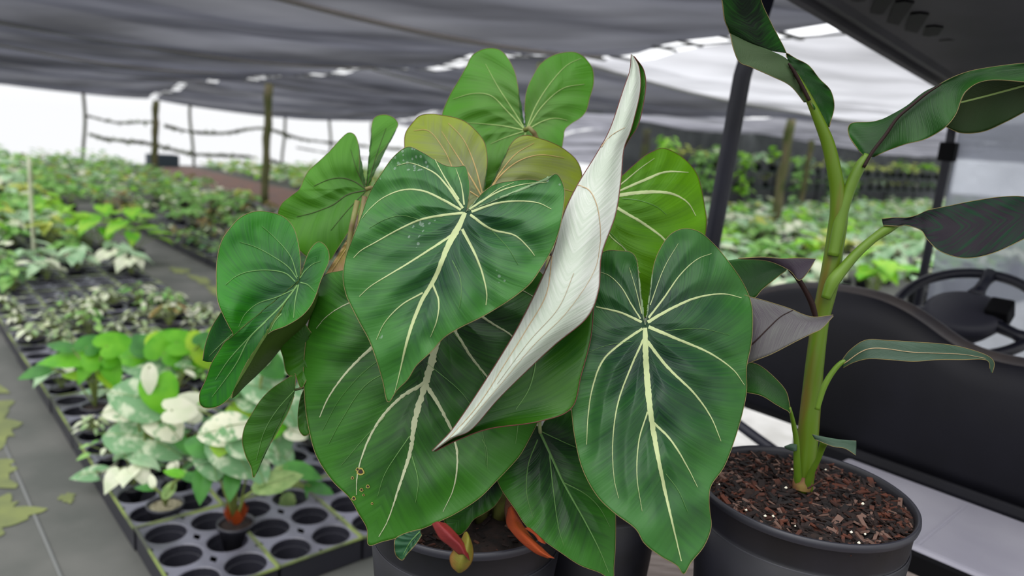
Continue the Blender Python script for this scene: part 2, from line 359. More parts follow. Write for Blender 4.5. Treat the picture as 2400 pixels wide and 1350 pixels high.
def vine(pts, r, leafn, seed):
    rr = random.Random(seed); mb = MB(); P = [ab(FA, b, z) for b, z in pts]; n = 40
    Q = cr(np.array([tuple(p) for p in P]), n); mb.tube([Vector(q) for q in Q], [r*(.7+.6*rr.random()) for _ in range(n)], 6, 0)
    for _ in range(leafn):
        q = Vector(Q[rr.randrange(n)]); s = .05+.07*rr.random(); u = Vector((rr.uniform(-1, 1), rr.uniform(-1, 1), rr.uniform(-1, 1))).normalized(); v = u.orthogonal().normalized()
        q = q+Vector((0, 0, rr.uniform(-.06, .05))); mb.add([q-u*s, q-v*s*.5, q+u*s, q+v*s*.5], [(0, 1, 2, 3)], 1)
    return mb.obj('vine_rail', [M['postdark'], M['vinelf']], fence)
M['vinelf'] = mat('vine_leaf_green', lin(96, 116, 60), .6, trans=.2)
vine([(4.8,1.30),(5.6,1.16),(6.4,1.24),(6.7,1.22)], .035, 20, 1); vine([(6.85,1.16),(7.6,1.03),(8.6,1.05),(9.8,1.28),(11.1,1.02),(12.6,.93),(14.5,.86),(16.2,.84)], .05, 90, 2)
vine([(4.85,.80),(5.3,.68),(6.3,.63),(7.6,.37),(9,.36),(9.6,.33)], .05, 90, 3); vine([(9.9,.30),(11.2,.02),(12.2,-.02)], .05, 60, 4); vine([(11,.72),(13,.5),(16,.4)], .025, 8, 5)
mb = MB(); mb.box((22.3, 6.1, 0), (22.7, 6.9, .36), T=lambda v: ab(v.x, v.y, v.z)); mb.box((22.35, 6.15, .3), (22.65, 6.85, .37), T=lambda v: ab(v.x, v.y, v.z))
bevel(tagm(mb.obj('crate', mat('dark_blue_grey_crate', lin(60, 74, 84), .6), smooth=False), 'small dark blue grey crate at the foot of a far roof post', 'crate'))
# pale stake among the left block plants
mb = MB(); P0 = ab(8.3, 1.2, 0); mb.tube([P0+Vector((0, 0, 1.0*t)) + AX*.02*math.sin(t*4) for t in np.linspace(0, 1, 8)], .018, 10)
tagm(mb.obj('plant_stake', mat('pale_stake', lin(196, 200, 172), .7)), 'pale upright plant stake standing in the left block of plants', 'stake')
# ------------------------------------------------------------------ leaf builders
def tolocal(W, parent):
    I = np.array(rootinv(parent)); return W@I[:3, :3].T + I[:3, 3]
def finish_blade(name, W, nr, nc, parent, mats, lw, lr, thick, face=True, label=None):
    """W grid nr x nc world positions -> blade object, upper side = slot 0 on the side seen from the camera"""
    idx = np.arange(nr*nc).reshape(nr, nc)
    F = np.stack([idx[:-1, :-1], idx[:-1, 1:], idx[1:, 1:], idx[1:, :-1]], -1).reshape(-1, 4)
    a, b, c = W[F[:, 0]], W[F[:, 1]], W[F[:, 2]]
    nn = np.cross(b-a, c-a); ar = np.linalg.norm(nn, axis=1); toc = np.array(CP)-a
    s = (np.sum(nn*toc, 1)*ar).sum()
    if (s < 0) == face: F = F[:, ::-1]
    me = mkmesh(name, tolocal(W, parent), F, mats)
    for an, av in (('lw', lw), ('lr', lr)):
        at_ = me.attributes.new(an, 'FLOAT', 'POINT'); at_.data.foreach_set('value', np.asarray(av, dtype=np.float32))
    o = link(name, me, parent)
    if label: o['label'] = label
    if thick:
        m = o.modifiers.new('solid', 'SOLIDIFY'); m.thickness = thick; m.offset = -1; m.material_offset = 1; m.material_offset_rim = 2; m.use_even_offset = False
    return o
def ribbon(mb, P, w0, w1, dep, prof=None, rag=0, lift=.0010):
    P = np.asarray(P, float); Lg = np.linalg.norm(np.diff(P, axis=0), axis=1).sum(); n = max(6, int(Lg/5)); Q = cr(P, n)
    T = np.gradient(Q, axis=0); T /= np.linalg.norm(T, axis=1)[:, None]+1e-9; Nn = np.stack([-T[:, 1], T[:, 0]], 1)
    t = np.linspace(0, 1, n); wd = (np.interp(t, np.linspace(0, 1, len(prof)), prof) if prof else w0+(w1-w0)*t)/2
    wl = wd*(1+rag*rng.normal(size=n)); wr = wd*(1+rag*rng.normal(size=n))
    cols = [Q-Nn*wl[:, None], Q-Nn*wl[:, None]*.4, Q+Nn*wr[:, None]*.4, Q+Nn*wr[:, None]]
    W = [atn(c, dep(c)-(lift if k in (1, 2) else lift*.45)) for k, c in enumerate(cols)]
    V = np.stack(W, 1).reshape(-1, 3); F = [(i*4+j, i*4+j+1, (i+1)*4+j+1, (i+1)*4+j) for i in range(n-1) for j in range(3)]
    mb.add(V, F)
def veins_obj(vs, dep, parent, matv, name='veins', rag=0, label=None):
    mb = MB()
    for v in vs:
        pts, w0, w1 = v[0], v[1], v[2]; ribbon(mb, pts, w0, w1, dep, v[3] if len(v) > 3 else None, rag)
    me = mkmesh(name, tolocal(np.array(mb.V), parent), mb.F, [matv]); o = link(name, me, parent)
    if label: o['label'] = label
    return o
def rim(W, parent, m, r=.0006):
    mb = MB(); mb.tube([Vector(p) for p in W], r, 5); return link('leaf_margin', mkmesh('leaf_margin', tolocal(np.array(mb.V), parent), mb.F, [m]), parent)
def blade(parent, outline, J, D, mats, vs=(), matv=None, q=.006, qs=26, rip=.004, ripf=9, seed=0, N=260, K=54, thick=.0008, face=True,
          label=None, name='leaf', rag=0, vs2=(), matv2=None, marg=None, extra=None, mr=.00042, swirl=.8, lump=1.2):
    J = np.array(J, float); O = cr(outline, N)
    d0, ax, ay, axx, ayy, axy = (list(D)+[0]*6)[:6]
    allv = [np.asarray(v[0], float) for v in vs]; smajor = [v for v, vv in zip(allv, vs) if (max(vv[3]) if len(vv) > 3 else vv[1]) >= 2.5]
    rr = random.Random(seed); ph = [rr.uniform(0, 6.28) for _ in range(6)]
    Rm = np.linalg.norm(O-J, axis=1).max()
    tipv = O[np.linalg.norm(O-J, axis=1).argmax()]-J
    def base(X):
        d = (X-J)/1000; r = np.linalg.norm(X-J, axis=1)/Rm
        z = d0+ax*d[:, 0]+ay*d[:, 1]+axx*d[:, 0]**2+ayy*d[:, 1]**2+axy*d[:, 0]*d[:, 1]
        if smajor:
            dm = np.full(len(X), 1e9)
            for v in smajor: dm = np.minimum(dm, seg_dist(X, v))
            z = z + q*np.exp(-(dm/qs)**2)*np.clip(1.15-r, 0, 1)
        th = np.arctan2(X[:, 1]-J[1], X[:, 0]-J[0])
        z = z + rip*(np.sin(th*ripf/2+ph[0]+r*2)+.6*np.sin(th*ripf+ph[1]))*np.clip(r, 0, 1.2)**2.2
        z = z + lump*(.0022*np.sin(X[:, 0]/31+ph[2]+X[:, 1]/47)*np.sin(X[:, 1]/53+ph[4])+.0012*np.sin(X[:, 1]/22+ph[3]+X[:, 0]/60))
        sw_ = np.abs((th-math.atan2(tipv[1], tipv[0])+math.pi) % (2*math.pi)-math.pi)-.8*np.log(r+.04)     # low pleats running with the side veins
        z = z + lump*.0011*np.sin(sw_*17+ph[5])*np.clip(r*1.6, 0, 1)
        if extra is not None: z = z + extra(X)
        return z
    tt = np.linspace(0, 1, K)**.9; X = (J[None, None]+(O[:, None]-J)*tt[None, :, None]).reshape(-1, 2)
    W = atn(X, base(X)); tip = O[np.linalg.norm(O-J, axis=1).argmax()]-J
    v = X-J; ang = np.abs((np.arctan2(v[:, 1], v[:, 0])-math.atan2(tip[1], tip[0])+math.pi) % (2*math.pi)-math.pi)
    r = np.linalg.norm(v, axis=1)/Rm
    lw = ang-swirl*np.log(r+.04)+.0; lr = np.tile(tt, N)
    o = finish_blade(name, W, N, K, parent, mats, lw, lr, thick, face, label)
    Wg = W.reshape(N, K, 3)
    rim(Wg[:, -1], o, marg or M['margin'], mr)
    if vs: veins_obj(vs, base, o, matv or M['vein'], rag=rag)
    if vs2: veins_obj(vs2, base, o, matv2 or M['vein_thin'], name='fine_veins')
    return o, base
def loft(parent, rows, mats, nr=60, nc=22, name='leaf', thick=.0008, face=True, label=None, vs=(), matv=None, rims=(0, -1), marg=None, streak=1.0, wav=0, midc=None, mr=.00045):
    R = np.asarray(rows, float)               # (stations, across, 3)
    cols = np.stack([cr(R[:, j], nr) for j in range(R.shape[1])], 1) if R.shape[0] > 1 else R
    # equal stations: resample by parameter, not by length, to keep rows together
    def crp(P, n):
        P = np.asarray(P, float); k = len(P); Q = np.vstack([2*P[:1]-P[1:2], P, 2*P[-1:]-P[-2:-1]]); u = np.linspace(0, k-1-1e-9, n); i = u.astype(int); t = (u-i)[:, None]
        p0, p1, p2, p3 = Q[i], Q[i+1], Q[i+2], Q[i+3]
        return .5*((2*p1)+(-p0+p2)*t+(2*p0-5*p1+4*p2-p3)*t**2+(-p0+3*p1-3*p2+p3)*t**3)
    cols = np.stack([crp(R[:, j], nr) for j in range(R.shape[1])], 1)
    G = np.stack([crp(cols[i], nc) for i in range(nr)], 0)   # nr,nc,3
    if wav: 
        u = np.linspace(0, 1, nr)[:, None]; v = np.linspace(-1, 1, nc)[None]; G[:, :, 2] += wav*np.sin(u*34+v*3)*np.abs(v)**1.5
    X = G.reshape(-1, 3); W = atn(X[:, :2], X[:, 2])
    u = np.repeat(np.linspace(0, 1, nr), nc); v = np.tile(np.abs(np.linspace(-1, 1, nc)), nr)
    o = finish_blade(name, W, nr, nc, parent, mats, u*3*streak+v*.45, v*.7, thick, face, label)
    Wg = W.reshape(nr, nc, 3)
    for k in rims: rim(Wg[:, k], o, marg or M['margin'], mr)
    if vs:
        def dep(Y):
            out = np.zeros(len(Y))
            for i in range(0, len(Y)):
                d = (X[:, 0]-Y[i, 0])**2+(X[:, 1]-Y[i, 1])**2; k = np.argpartition(d, 4)[:4]; kk = k[X[k, 2] < X[k, 2].min()+.02]; ww = 1/(d[kk]+.5); out[i] = (X[kk, 2]*ww).sum()/ww.sum()
            return out
        veins_obj(vs, dep, o, matv or M['vein'])
    return o
def petiole(parent, P0, base, r0_=.0028, r1_=.005, back=.05, lift=.03, m=None, name='petiole'):
    P0 = Vector(P0); away = Vector((P0.x, P0.y, 0)).normalized(); base = Vector(base)
    A = P0+fwd*.0135; B = P0+away*back+Vector((0, 0, lift)); D_ = base+Vector((0, 0, max(.12, (P0.z-base.z)*.55))); n = 18
    pts = []
    for i in range(n):
        t = i/(n-1); pts.append(A*(1-t)**3+B*3*(1-t)**2*t+D_*3*(1-t)*t*t+base*t**3)
    mb = MB(); mb.tube(pts, [r0_+(r1_-r0_)*i/(n-1) for i in range(n)], 8)
    return mb.obj(name, m or M['petiole'], parent)

# leaf pigments
def trio(name, cen, edge, under, **k):
    return [leafmat(name, cen, edge, **k), leafmat(name+'_underside', under, under, contrast=.2, trans=k.get('trans', .3), rough=.6), M['margin']]
G_FRONT = trio('velvet_green_front', lin(22, 58, 38), lin(50, 106, 38), lin(120, 145, 105), fleck=lin(150, 165, 155), trans=.12, contrast=.55)
G_LOW = trio('velvet_green_lower', lin(13, 44, 18), lin(46, 102, 20), lin(115, 140, 95), trans=.18, contrast=.55)
G_RIGHT = trio('velvet_green_right', lin(16, 46, 32), lin(42, 94, 32), lin(120, 140, 105), trans=.12, contrast=.5)
G_SMALL = trio('deep_green_small', lin(14, 40, 22), lin(46, 106, 22), lin(95, 120, 80), trans=.18)
G_LEFT = trio('mid_green_left', lin(28, 76, 38), lin(38, 118, 14), lin(74, 100, 36), trans=.3, contrast=.7)
G_BACKL = trio('fresh_green_back', lin(60, 116, 26), lin(74, 138, 18), lin(55, 95, 38), trans=.38)
G_TOP = trio('grass_green_top', lin(84, 130, 48), lin(72, 138, 20), lin(48, 96, 32), trans=.38)
G_MID = trio('olive_pale_underside', lin(120, 122, 98), lin(136, 152, 44), lin(48, 88, 32), trans=.4, tcol=lin(150, 180, 30))  # yellow green margin painted in for light passing through the leaf lobe
G_YEL = trio('yellow_green_right', lin(74, 130, 6), lin(98, 156, 8), lin(96, 130, 48), trans=.42)
G_DARK = trio('shaded_green', lin(34, 76, 12), lin(50, 104, 16), lin(55, 88, 38), trans=.25)  # green of the small low leaves
SILV = [leafmat('silvery_underside', lin(172, 182, 166), lin(206, 208, 202), rough=.42, trans=.12, contrast=.7, sfreq=20, gloss_bump=.35), leafmat('green_upper_of_folded_leaf', lin(30, 78, 14), lin(56, 108, 14), trans=.25), M['margin_red']]
GFOLD = [SILV[1], SILV[0], M['margin_red']]

# ------------------------------------------------------------------ golf cart bed and pots' places
BEDZ = .74
PC = Vector((-.04, .97, BEDZ)); PR = .141; PZ = .985         # philodendron pot
BC = Vector((.44, .97, BEDZ)); BR = .149; BZ = 1.04          # banana pot

def make_pot(parent, c, R, h, mrim=None, taper=.84, soil=.03, soilm='soil', ribs=True, name='pot'):
    mb = MB(); r2 = R*taper
    prof = [(r2*.97, 0), (r2, .004), (r2+(R-r2)*.86, h-.052), (R*.955, h-.050), (R*.962, h-.044), (R*.975, h-.012), (R*1.0, h-.010), (R*1.004, h-.003), (R*.996, h), (R*.972, h-.001), (R*.955, h-.006), (R*.94, h-.05), (r2*.96, .006)]
    mb.lathe(prof, 96, c, capb=True)
    pot = mb.obj(name, M['black'], parent)
    mr_ = MB(); mr_.lathe([(R*.972, h-.0012), (R*.985, h+.001), (R*1.003, h-.0006), (R*1.008, h-.006), (R*1.002, h-.010)], 96, c)
    mr_.lathe([(R*.962, h-.0495), (R*.972, h-.052), (R*.965, h-.056), (R*.952, h-.056)], 96, c)
    V = tolocal(np.array(mr_.V), parent); link('pot_rim', mkmesh('pot_rim', V, mr_.F, [M['black_rim']]), pot, label='lighter rim of the black pot')
    ms = MB(); n = 48; K = 10; V = []
    for k in range(K+1):
        for j in range(n):
            q = 2*math.pi*j/n; r = R*.95*k/K; V.append((c[0]+r*math.cos(q), c[1]+r*math.sin(q), c[2]+h-soil+.006*math.sin(r*60+q*3)+.003*random.random()))
    ms.add(V, [(k*n+j, k*n+(j+1) % n, (k+1)*n+(j+1) % n, (k+1)*n+j) for k in range(K) for j in range(n)])
    ms.obj('soil', M[soilm], parent)
    return pot
def chips(parent, c, R, z, n, seed, name='bark_mulch', big=1):
    rr = random.Random(seed); mb = MB()
    for _ in range(n):
        r = R*.93*math.sqrt(rr.random()); q = rr.uniform(0, 6.283); L_ = rr.uniform(.003, .014)*big; wd = L_*rr.uniform(.15, .42); th = wd*.35
        E_ = Matrix.Translation(Vector((c[0]+r*math.cos(q), c[1]+r*math.sin(q), z+rr.uniform(.001, .008)))) @ Matrix.Rotation(rr.uniform(0, 6.28), 4, 'Z') @ Matrix.Rotation(rr.uniform(-.6, .6), 4, 'Y') @ Matrix.Rotation(rr.uniform(-.5, .5), 4, 'X')
        mb.box((-L_, -wd, -th), (L_, wd, th), rr.choice((0, 0, 0, 0, 0, 1, 1, 2)), T=lambda v: E_@v)
    for _ in range(n//200):
        r = R*.9*math.sqrt(rr.random()); q = rr.uniform(0, 6.283); s = .0022*rr.uniform(.7, 1.3); cx, cy, cz = c[0]+r*math.cos(q), c[1]+r*math.sin(q), z+.01
        mb.add([(cx-s, cy, cz), (cx, cy-s, cz), (cx+s, cy, cz), (cx, cy+s, cz), (cx, cy, cz+s), (cx, cy, cz-s)], [(0,1,4),(1,2,4),(2,3,4),(3,0,4),(1,0,5),(2,1,5),(3,2,5),(0,3,5)], 3)
    o = mb.obj(name, [M['chip1'], M['chip2'], M['chip3'], M['perl']], parent, smooth=False); o['kind'] = 'stuff'; return o

# ------------------------------------------------------------------ the big velvet-leaved plant
PH = thing('potted_philodendron', 'large heart leaved plant with cream veins in black pot, in the centre foreground', 'plant', PC)
make_pot(PH, PC, PR, PZ-BEDZ, soilm='soil')
chips(PH, PC, PR, PZ-.03, 260, 3, 'potting_mix', .6)
def soilpt(dx, dy): return PC+Vector((dx, dy, PZ-BEDZ-.03))

# front leaf
L1 = [(1098,470),(1101,440),(1097,410),(1090,389),(1070,391),(1045,388),(1018,374),(988,356),(957,344),(925,365),(895,405),(865,455),(845,510),(826,560),(810,605),(804,650),(811,690),(822,715),(845,760),(865,797),(882,843),(897,893),(910,943),(930,915),(955,890),(975,858),(1010,825),(1040,792),(1078,768),(1125,745),(1165,722),(1210,692),(1243,664),(1270,625),(1292,588),(1309,545),(1320,490),(1322,440),(1303,407),(1278,424),(1240,420),(1200,424),(1160,432),(1130,453),(1105,485)]
V1 = [([(1090,498),(1077,527),(1052,572),(1020,650),(990,702),(967,757),(950,815),(938,868),(925,920)],9,2,[9,15,12,10,9,8,7,5,2.5,1]),
 ([(1085,499),(1040,504),(985,515),(930,540),(880,568),(845,588),(829,604)],6,2),([(1068,545),(1010,583),(955,618),(905,648),(867,672),(842,695)],6,1.5),
 ([(1080,492),(1040,469),(990,447),(945,445),(897,464),(864,492),(848,512)],6,1),([(1085,488),(1043,430),(1022,408),(999,395),(960,382),(930,388)],6,1),
 ([(1075,468),(1043,417),(1019,373)],5,1.5),([(1088,480),(1081,432),(1068,394)],4,1),([(1105,496),(1165,476),(1219,471),(1263,476),(1292,490)],6,1.5),
 ([(1100,490),(1165,451),(1200,438),(1239,430),(1283,427)],5,1),([(1120,476),(1136,466),(1170,442),(1204,428)],3,1),
 ([(1102,503),(1151,537),(1207,552),(1239,581),(1253,599)],6,2),([(1083,537),(1112,593),(1131,642),(1141,691),(1139,715)],7,2),
 ([(1014,666),(1028,705),(1024,750),(1009,790)],5,1),([(991,686),(941,715),(901,757),(882,796)],4,1)]
V1b = [([(1060,610),(1078,650),(1081,690),(1075,725)],1.6,.6),([(985,515),(940,505),(900,515),(865,535)],1.4,.5),([(1150,537),(1190,580),(1215,620)],1.2,.5)]
o, f1 = blade(PH, L1, (1092,497), (.845,-.10,-.22,.9,.35,.25), G_FRONT, V1, M['vein'], q=.015, qs=28, rip=.010, lump=1.8, seed=3, N=320, K=64, vs2=V1b, rag=.06,
   label='front leaf with water spots, overlapping the others', extra=lambda X: .012*np.exp(-(((X[:,0]-1150)/60)**2+((X[:,1]-560)/36)**2)))
petiole(PH, at(1092,497,.85), soilpt(0, .01))

# big lower leaf
L2 = [(1030,690),(985,655),(930,622),(870,615),(805,633),(758,647),(738,705),(722,760),(715,815),(711,870),(713,915),(716,955),(724,1005),(741,1067),(780,1128),(819,1167),(841,1205),(860,1239),(864,1278),(895,1270),(930,1261),(991,1239),(1030,1222),(1069,1203),(1124,1167),(1163,1128),(1190,1100),(1218,1068),(1241,1028),(1262,985),(1280,930),(1290,860),(1294,790),(1292,720),(1280,655),(1240,620),(1180,612),(1110,630),(1060,665)]
V2 = [([(1036,700),(1019,817),(997,900),(974,978),(961,1061),(936,1139),(908,1222),(888,1258)],14,2,[17,19,17,15,12,9,6,3,1.5]),
 ([(1026,720),(930,770),(863,822),(808,878),(769,933),(749,978)],11,2),([(1026,712),(900,690),(816,711),(763,744),(741,770)],6,1),
 ([(995,898),(941,930),(891,983),(858,1044),(838,1111),(835,1160)],9,1.5),([(998,900),(1035,961),(1063,1022),(1072,1075),(1063,1144),(1038,1200)],9,1),
 ([(1042,720),(1063,767),(1102,833),(1144,886),(1190,945)],8,3),([(1045,705),(1124,739),(1158,761),(1194,783),(1240,830)],8,2),([(1055,690),(1130,670),(1216,678),(1250,695)],5,1.5)]
V2b = [([(966,1070),(980,1128),(974,1178)],2.5,.8),([(960,1022),(902,1111),(885,1163)],2.5,.8),([(1000,850),(1090,930),(1130,1010),(1140,1090)],1.6,.6),([(1040,750),(1120,860),(1190,1000)],1.4,.6),([(900,980),(860,1020),(800,1090)],1.6,.6),([(960,850),(860,900),(800,985),(770,1040)],1.6,.6),([(990,800),(880,850),(800,930),(755,1010)],1.3,.5),([(1215,990),(1212,1015),(1208,1040)],2.2,1),([(1130,1030),(1140,1050),(1143,1100)],1.6,.6)]
o, f2 = blade(PH, L2, (1038,690), (.965,-.02,-.16,.55,.10,.0), G_LOW, V2, M['vein_wide'], q=.012, qs=32, rip=.010, lump=1.6, seed=5, N=340, K=70, vs2=V2b, rag=.16, label='largest leaf, low at the front left with insect holes')
petiole(PH, at(1038,690,.97), soilpt(-.02, 0), back=.03)
mbh = MB()      # insect holes near the tip, dark specks with a pale ring
for (x, y, s) in ((845,1105,6),(838,1100,3),(847,1148,3),(862,1140,3),(829,1168,3.5),(872,1180,2),(826,1120,2.5),(852,1160,2)):
    for rad, lf, mi in ((s*1.5, .0012, 1), (s*.9, .0018, 0)):
        P = np.array([(x+rad*math.cos(q)*(1+.2*math.sin(q*3)), y+rad*math.sin(q)) for q in np.linspace(0, 6.283, 12, endpoint=False)]); W_ = atn(P, f2(P)-lf); mbh.add(W_, [tuple(range(12))], mi)
link('insect_hole', mkmesh('insect_hole', tolocal(np.array(mbh.V), o), mbh.F, [mat('hole_dark', lin(40, 32, 26), .9), mat('hole_ring', lin(140, 130, 60), .8)], mbh.MI), o, label='chewed brown insect holes')

# folded leaf with silvery underside
A_ = [(1484,131),(1498,160),(1500,215),(1480,300),(1462,350),(1455,425),(1442,505),(1410,597),(1403,680),(1375,745),(1300,808),(1225,878),(1165,938),(1105,1006),(1060,1027),(1018,1056)]
F_ = [(1480,128),(1476,167),(1461,211),(1431,300),(1400,358),(1354,433),(1320,505),(1296,590),(1262,670),(1215,765),(1175,833),(1125,912),(1088,968),(1058,1010),(1035,1035),(1013,1057)]
B_ = [(1488,134),(1509,165),(1513,211),(1497,290),(1470,335),(1440,400),(1425,500),(1395,610),(1392,700),(1385,790),(1362,880),(1339,957),(1262,988),(1150,1004),(1075,1030),(1020,1057)]
DA = [.95,.945,.935,.92,.915,.905,.89,.875,.862,.852,.845,.842,.838,.832,.828,.825]
rows = []; rows2 = []
for i, (a, f_, b) in enumerate(zip(A_, F_, B_)):
    d = DA[i]; wdt = math.hypot(a[0]-f_[0], a[1]-f_[1])/1700*.9; bz = min(.016, wdt*.22); dw = min(.05, wdt*.5+.006)
    mx = [(a[k]*.62+f_[k]*.38) for k in (0, 1)]; my = [(a[k]*.25+f_[k]*.75) for k in (0, 1)]
    rows.append([(*a, d+.010), (*mx, d-bz*.7), (*my, d-bz*.5), (*f_, d+.008)])
    m2 = [(b[k]*.5+f_[k]*.5) for k in (0, 1)]
    rows2.append([(*f_, d+.008), (f_[0]+(b[0]-f_[0])*.12, f_[1]+(b[1]-f_[1])*.12, d+.012+dw*.6), (*m2, d+.014+dw), (*b, d+.012+dw*.7)])
pv = [([(1409,344),(1425,324),(1445,309),(1465,299)],2.2,1),([(1354,433),(1380,445),(1397,475),(1406,520),(1408,565)],3,1),([(1294,600),(1280,690),(1235,770),(1185,850),(1120,950),(1045,1035)],2.6,1.4),([(1408,565),(1395,630),(1330,730),(1250,810),(1170,905),(1080,1010)],1.2,.8),([(1345,640),(1310,720),(1240,800),(1165,900)],1.0,.6)]
sil = loft(PH, rows, SILV, 150, 36, label='folded leaf showing its silvery white underside', marg=M['margin_red'], vs=pv, matv=M['vein_grey'], rims=(0, -1), mr=.0006, streak=2.2)
fold = loft(sil, rows2, GFOLD, 150, 30, name='leaf_half', label='green upper side of the folded leaf', marg=M['margin_red'], vs=[([(1257,833),(1252,870),(1238,915),(1209,960)],4,1.5)], matv=M['vein_thin'], rims=(-1,), mr=.0006)
petiole(PH, at(1400,470,.95), soilpt(.03, .02), back=.03)

# right front leaf
L4 = [(1504,732),(1498,673),(1491,606),(1480,592),(1456,588),(1417,589),(1385,620),(1360,690),(1338,745),(1323,798),(1319,829),(1327,880),(1335,922),(1347,1024),(1366,1101),(1401,1164),(1440,1202),(1491,1241),(1510,1273),(1549,1304),(1588,1327),(1602,1346),(1619,1319),(1650,1280),(1667,1234),(1664,1200),(1662,1171),(1666,1140),(1697,1094),(1724,1024),(1742,960),(1750,915),(1750,860),(1760,810),(1764,767),(1761,712),(1743,666),(1712,619),(1673,572),(1638,543),(1603,536),(1572,549),(1549,580),(1533,619),(1526,673),(1519,728)]
V4 = [([(1512,768),(1514,845),(1522,946),(1533,1020),(1553,1125),(1576,1226),(1597,1315)],9,2,[10,14,14,12,9,7,4,2]),
 ([(1506,770),(1456,804),(1413,845),(1389,907),(1378,977),(1375,1042)],6,1.5),([(1508,795),(1479,860),(1448,946),(1436,1039),(1440,1125),(1450,1168)],5,1),
 ([(1504,755),(1456,733),(1397,719)],6,3),([(1501,747),(1479,712),(1456,673),(1428,646),(1405,637)],4,1),([(1504,735),(1491,681),(1475,627)],2.6,1),
 ([(1518,965),(1498,1031),(1493,1117),(1505,1198)],4,1),([(1518,755),(1572,724),(1635,697),(1697,689),(1738,698)],8,1.5),([(1520,745),(1557,697),(1596,642),(1635,607),(1668,594)],5,1),
 ([(1524,715),(1557,627),(1590,570)],2.6,.8),([(1520,766),(1596,798),(1666,829),(1720,868),(1745,903)],8,1.5),([(1517,800),(1564,860),(1627,922),(1666,977),(1690,1034)],8,1.5),([(1531,990),(1572,1031),(1611,1094),(1635,1142)],6,1.2)]
V4b = [([(1560,1110),(1590,1150),(1612,1200)],1.6,.6),([(1560,775),(1640,770),(1710,785)],1.3,.5),([(1480,800),(1420,810),(1370,830)],1.3,.5)]
o, f4 = blade(PH, L4, (1512,762), (.905,.02,-.19,.9,.12,.1), G_RIGHT, V4, M['vein'], q=.013, qs=28, rip=.010, lump=1.5, seed=9, N=330, K=66, vs2=V4b, rag=.08, label='long dark leaf at the front right beside the second pot')
petiole(PH, at(1512,762,.91), soilpt(.05, .01))

# small dark leaf low right of centre
L5 = [(1262,1000),(1235,990),(1210,1010),(1180,1060),(1163,1112),(1170,1137),(1180,1155),(1209,1196),(1232,1231),(1273,1266),(1314,1295),(1360,1325),(1405,1342),(1436,1358),(1439,1327),(1442,1290),(1443,1217),(1440,1150),(1430,1080),(1405,1020),(1370,980),(1330,960),(1295,965),(1275,990)]
V5 = [([(1265,1012),(1290,1065),(1320,1130),(1370,1220),(1402,1282),(1427,1342)],6,1.5),([(1260,1030),(1238,1090),(1235,1160),(1250,1215)],3,1),([(1288,1066),(1297,1150),(1310,1240),(1322,1280)],3,1),([(1320,1130),(1375,1160),(1405,1190),(1430,1235)],2.5,1),([(1270,1012),(1330,1040),(1390,1065)],2.5,1)]
blade(PH, L5, (1265,1008), (.985,0,-.2,.7,.1,0), G_SMALL, V5, M['vein_thin'], q=.006, qs=22, seed=12, label='smaller dark leaf under the folded one')
mb = MB(); mb.tube([at(1264,982,.975), at(1265,1000,.978), at(1266,1014,.983)], .0026, 8); mb.obj('petiole', M['vein'], PH)
petiole(PH, at(1266,985,.985), soilpt(.06, .0), back=.03)

# left leaf with a waved margin
L6 = [(704,645),(704,608),(699,571),(688,534),(670,512),(647,501),(603,495),(566,508),(540,534),(520,564),(509,608),(507,656),(510,704),(523,738),(536,764),(546,786),(528,800),(512,825),(497,849),(481,893),(468,923),(470,949),(481,956),(510,953),(540,930),(555,897),(581,845),(607,808),(633,779),(670,764),(707,741),(729,716),(740,693),(751,660),(762,634),(771,612),(770,590),(760,573),(746,567),(729,582),(714,616),(706,645)]
V6 = [([(697,668),(665,710),(620,755),(575,800),(535,845),(505,890)],4.5,1.5),([(622,754),(585,792),(555,850),(520,900),(497,930)],4,1),([(700,667),(692,704),(688,745)],3.5,2),([(660,735),(645,752),(633,777)],3.5,1.5),
 ([(692,677),(647,697),(603,712),(573,738),(559,767)],2.6,1),([(692,660),(670,641),(625,633),(577,638),(551,649),(529,667)],3,1),([(696,653),(677,627),(640,601),(599,579),(562,567)],2.6,.8),([(697,649),(681,601),(647,560),(614,530)],2.6,.8),
 ([(703,652),(714,636),(733,619),(752,612)],2.5,1),([(704,662),(721,667),(738,684)],3,1.2)]
blade(PH, L6, (700,658), (.985,.25,-.28,.3,.55,-.8), G_LEFT, V6, M['vein_thin'], q=.005, qs=18, rip=.006, seed=21, label='cupped leaf at the far left with a waved edge',
   extra=lambda X: -.030*np.exp(-(((X[:,0]-540)/45)**2+((X[:,1]-745)/60)**2)))
lf = [c for c in PH.children if c.name.startswith('leaf')][-1]
loft(lf, [[(745,684,1.0),(748,690,1.01),(742,700,1.03)],[(729,716,.985),(735,725,1.0),(724,748,1.03)],[(707,741,.975),(712,760,1.0),(700,785,1.03)],[(670,764,.972),(672,785,.99),(662,815,1.02)],[(633,779,.968),(640,805,.985),(636,845,1.02)],[(607,808,.962),(612,840,.98),(602,880,1.01)],[(581,845,.955),(583,870,.97),(575,905,.99)],[(555,897,.948),(556,910,.955),(553,928,.965)],[(545,920,.946),(545,926,.947),(543,934,.948)]],
     [G_LEFT[1], G_LEFT[0], M['margin']], 50, 14, name='curled_edge', label='olive underside of the curled leaf edge', rims=())
loft(lf, [[(519,730,1.03),(530,745,1.035),(548,770,1.04)],[(496,767,1.03),(515,785,1.035),(540,800,1.04)],[(481,808,1.025),(498,815,1.03),(520,820,1.035)],[(475,845,1.02),(485,848,1.025),(500,848,1.03)]], G_LEFT, 30, 12, name='rear_wave', label='rear wave of the same blade', rims=(0,), vs=[([(548,780),(520,805),(490,835)],3,1)], matv=M['vein_thin'])
petiole(PH, at(701,655,1.0), soilpt(-.05, .02), back=.05)

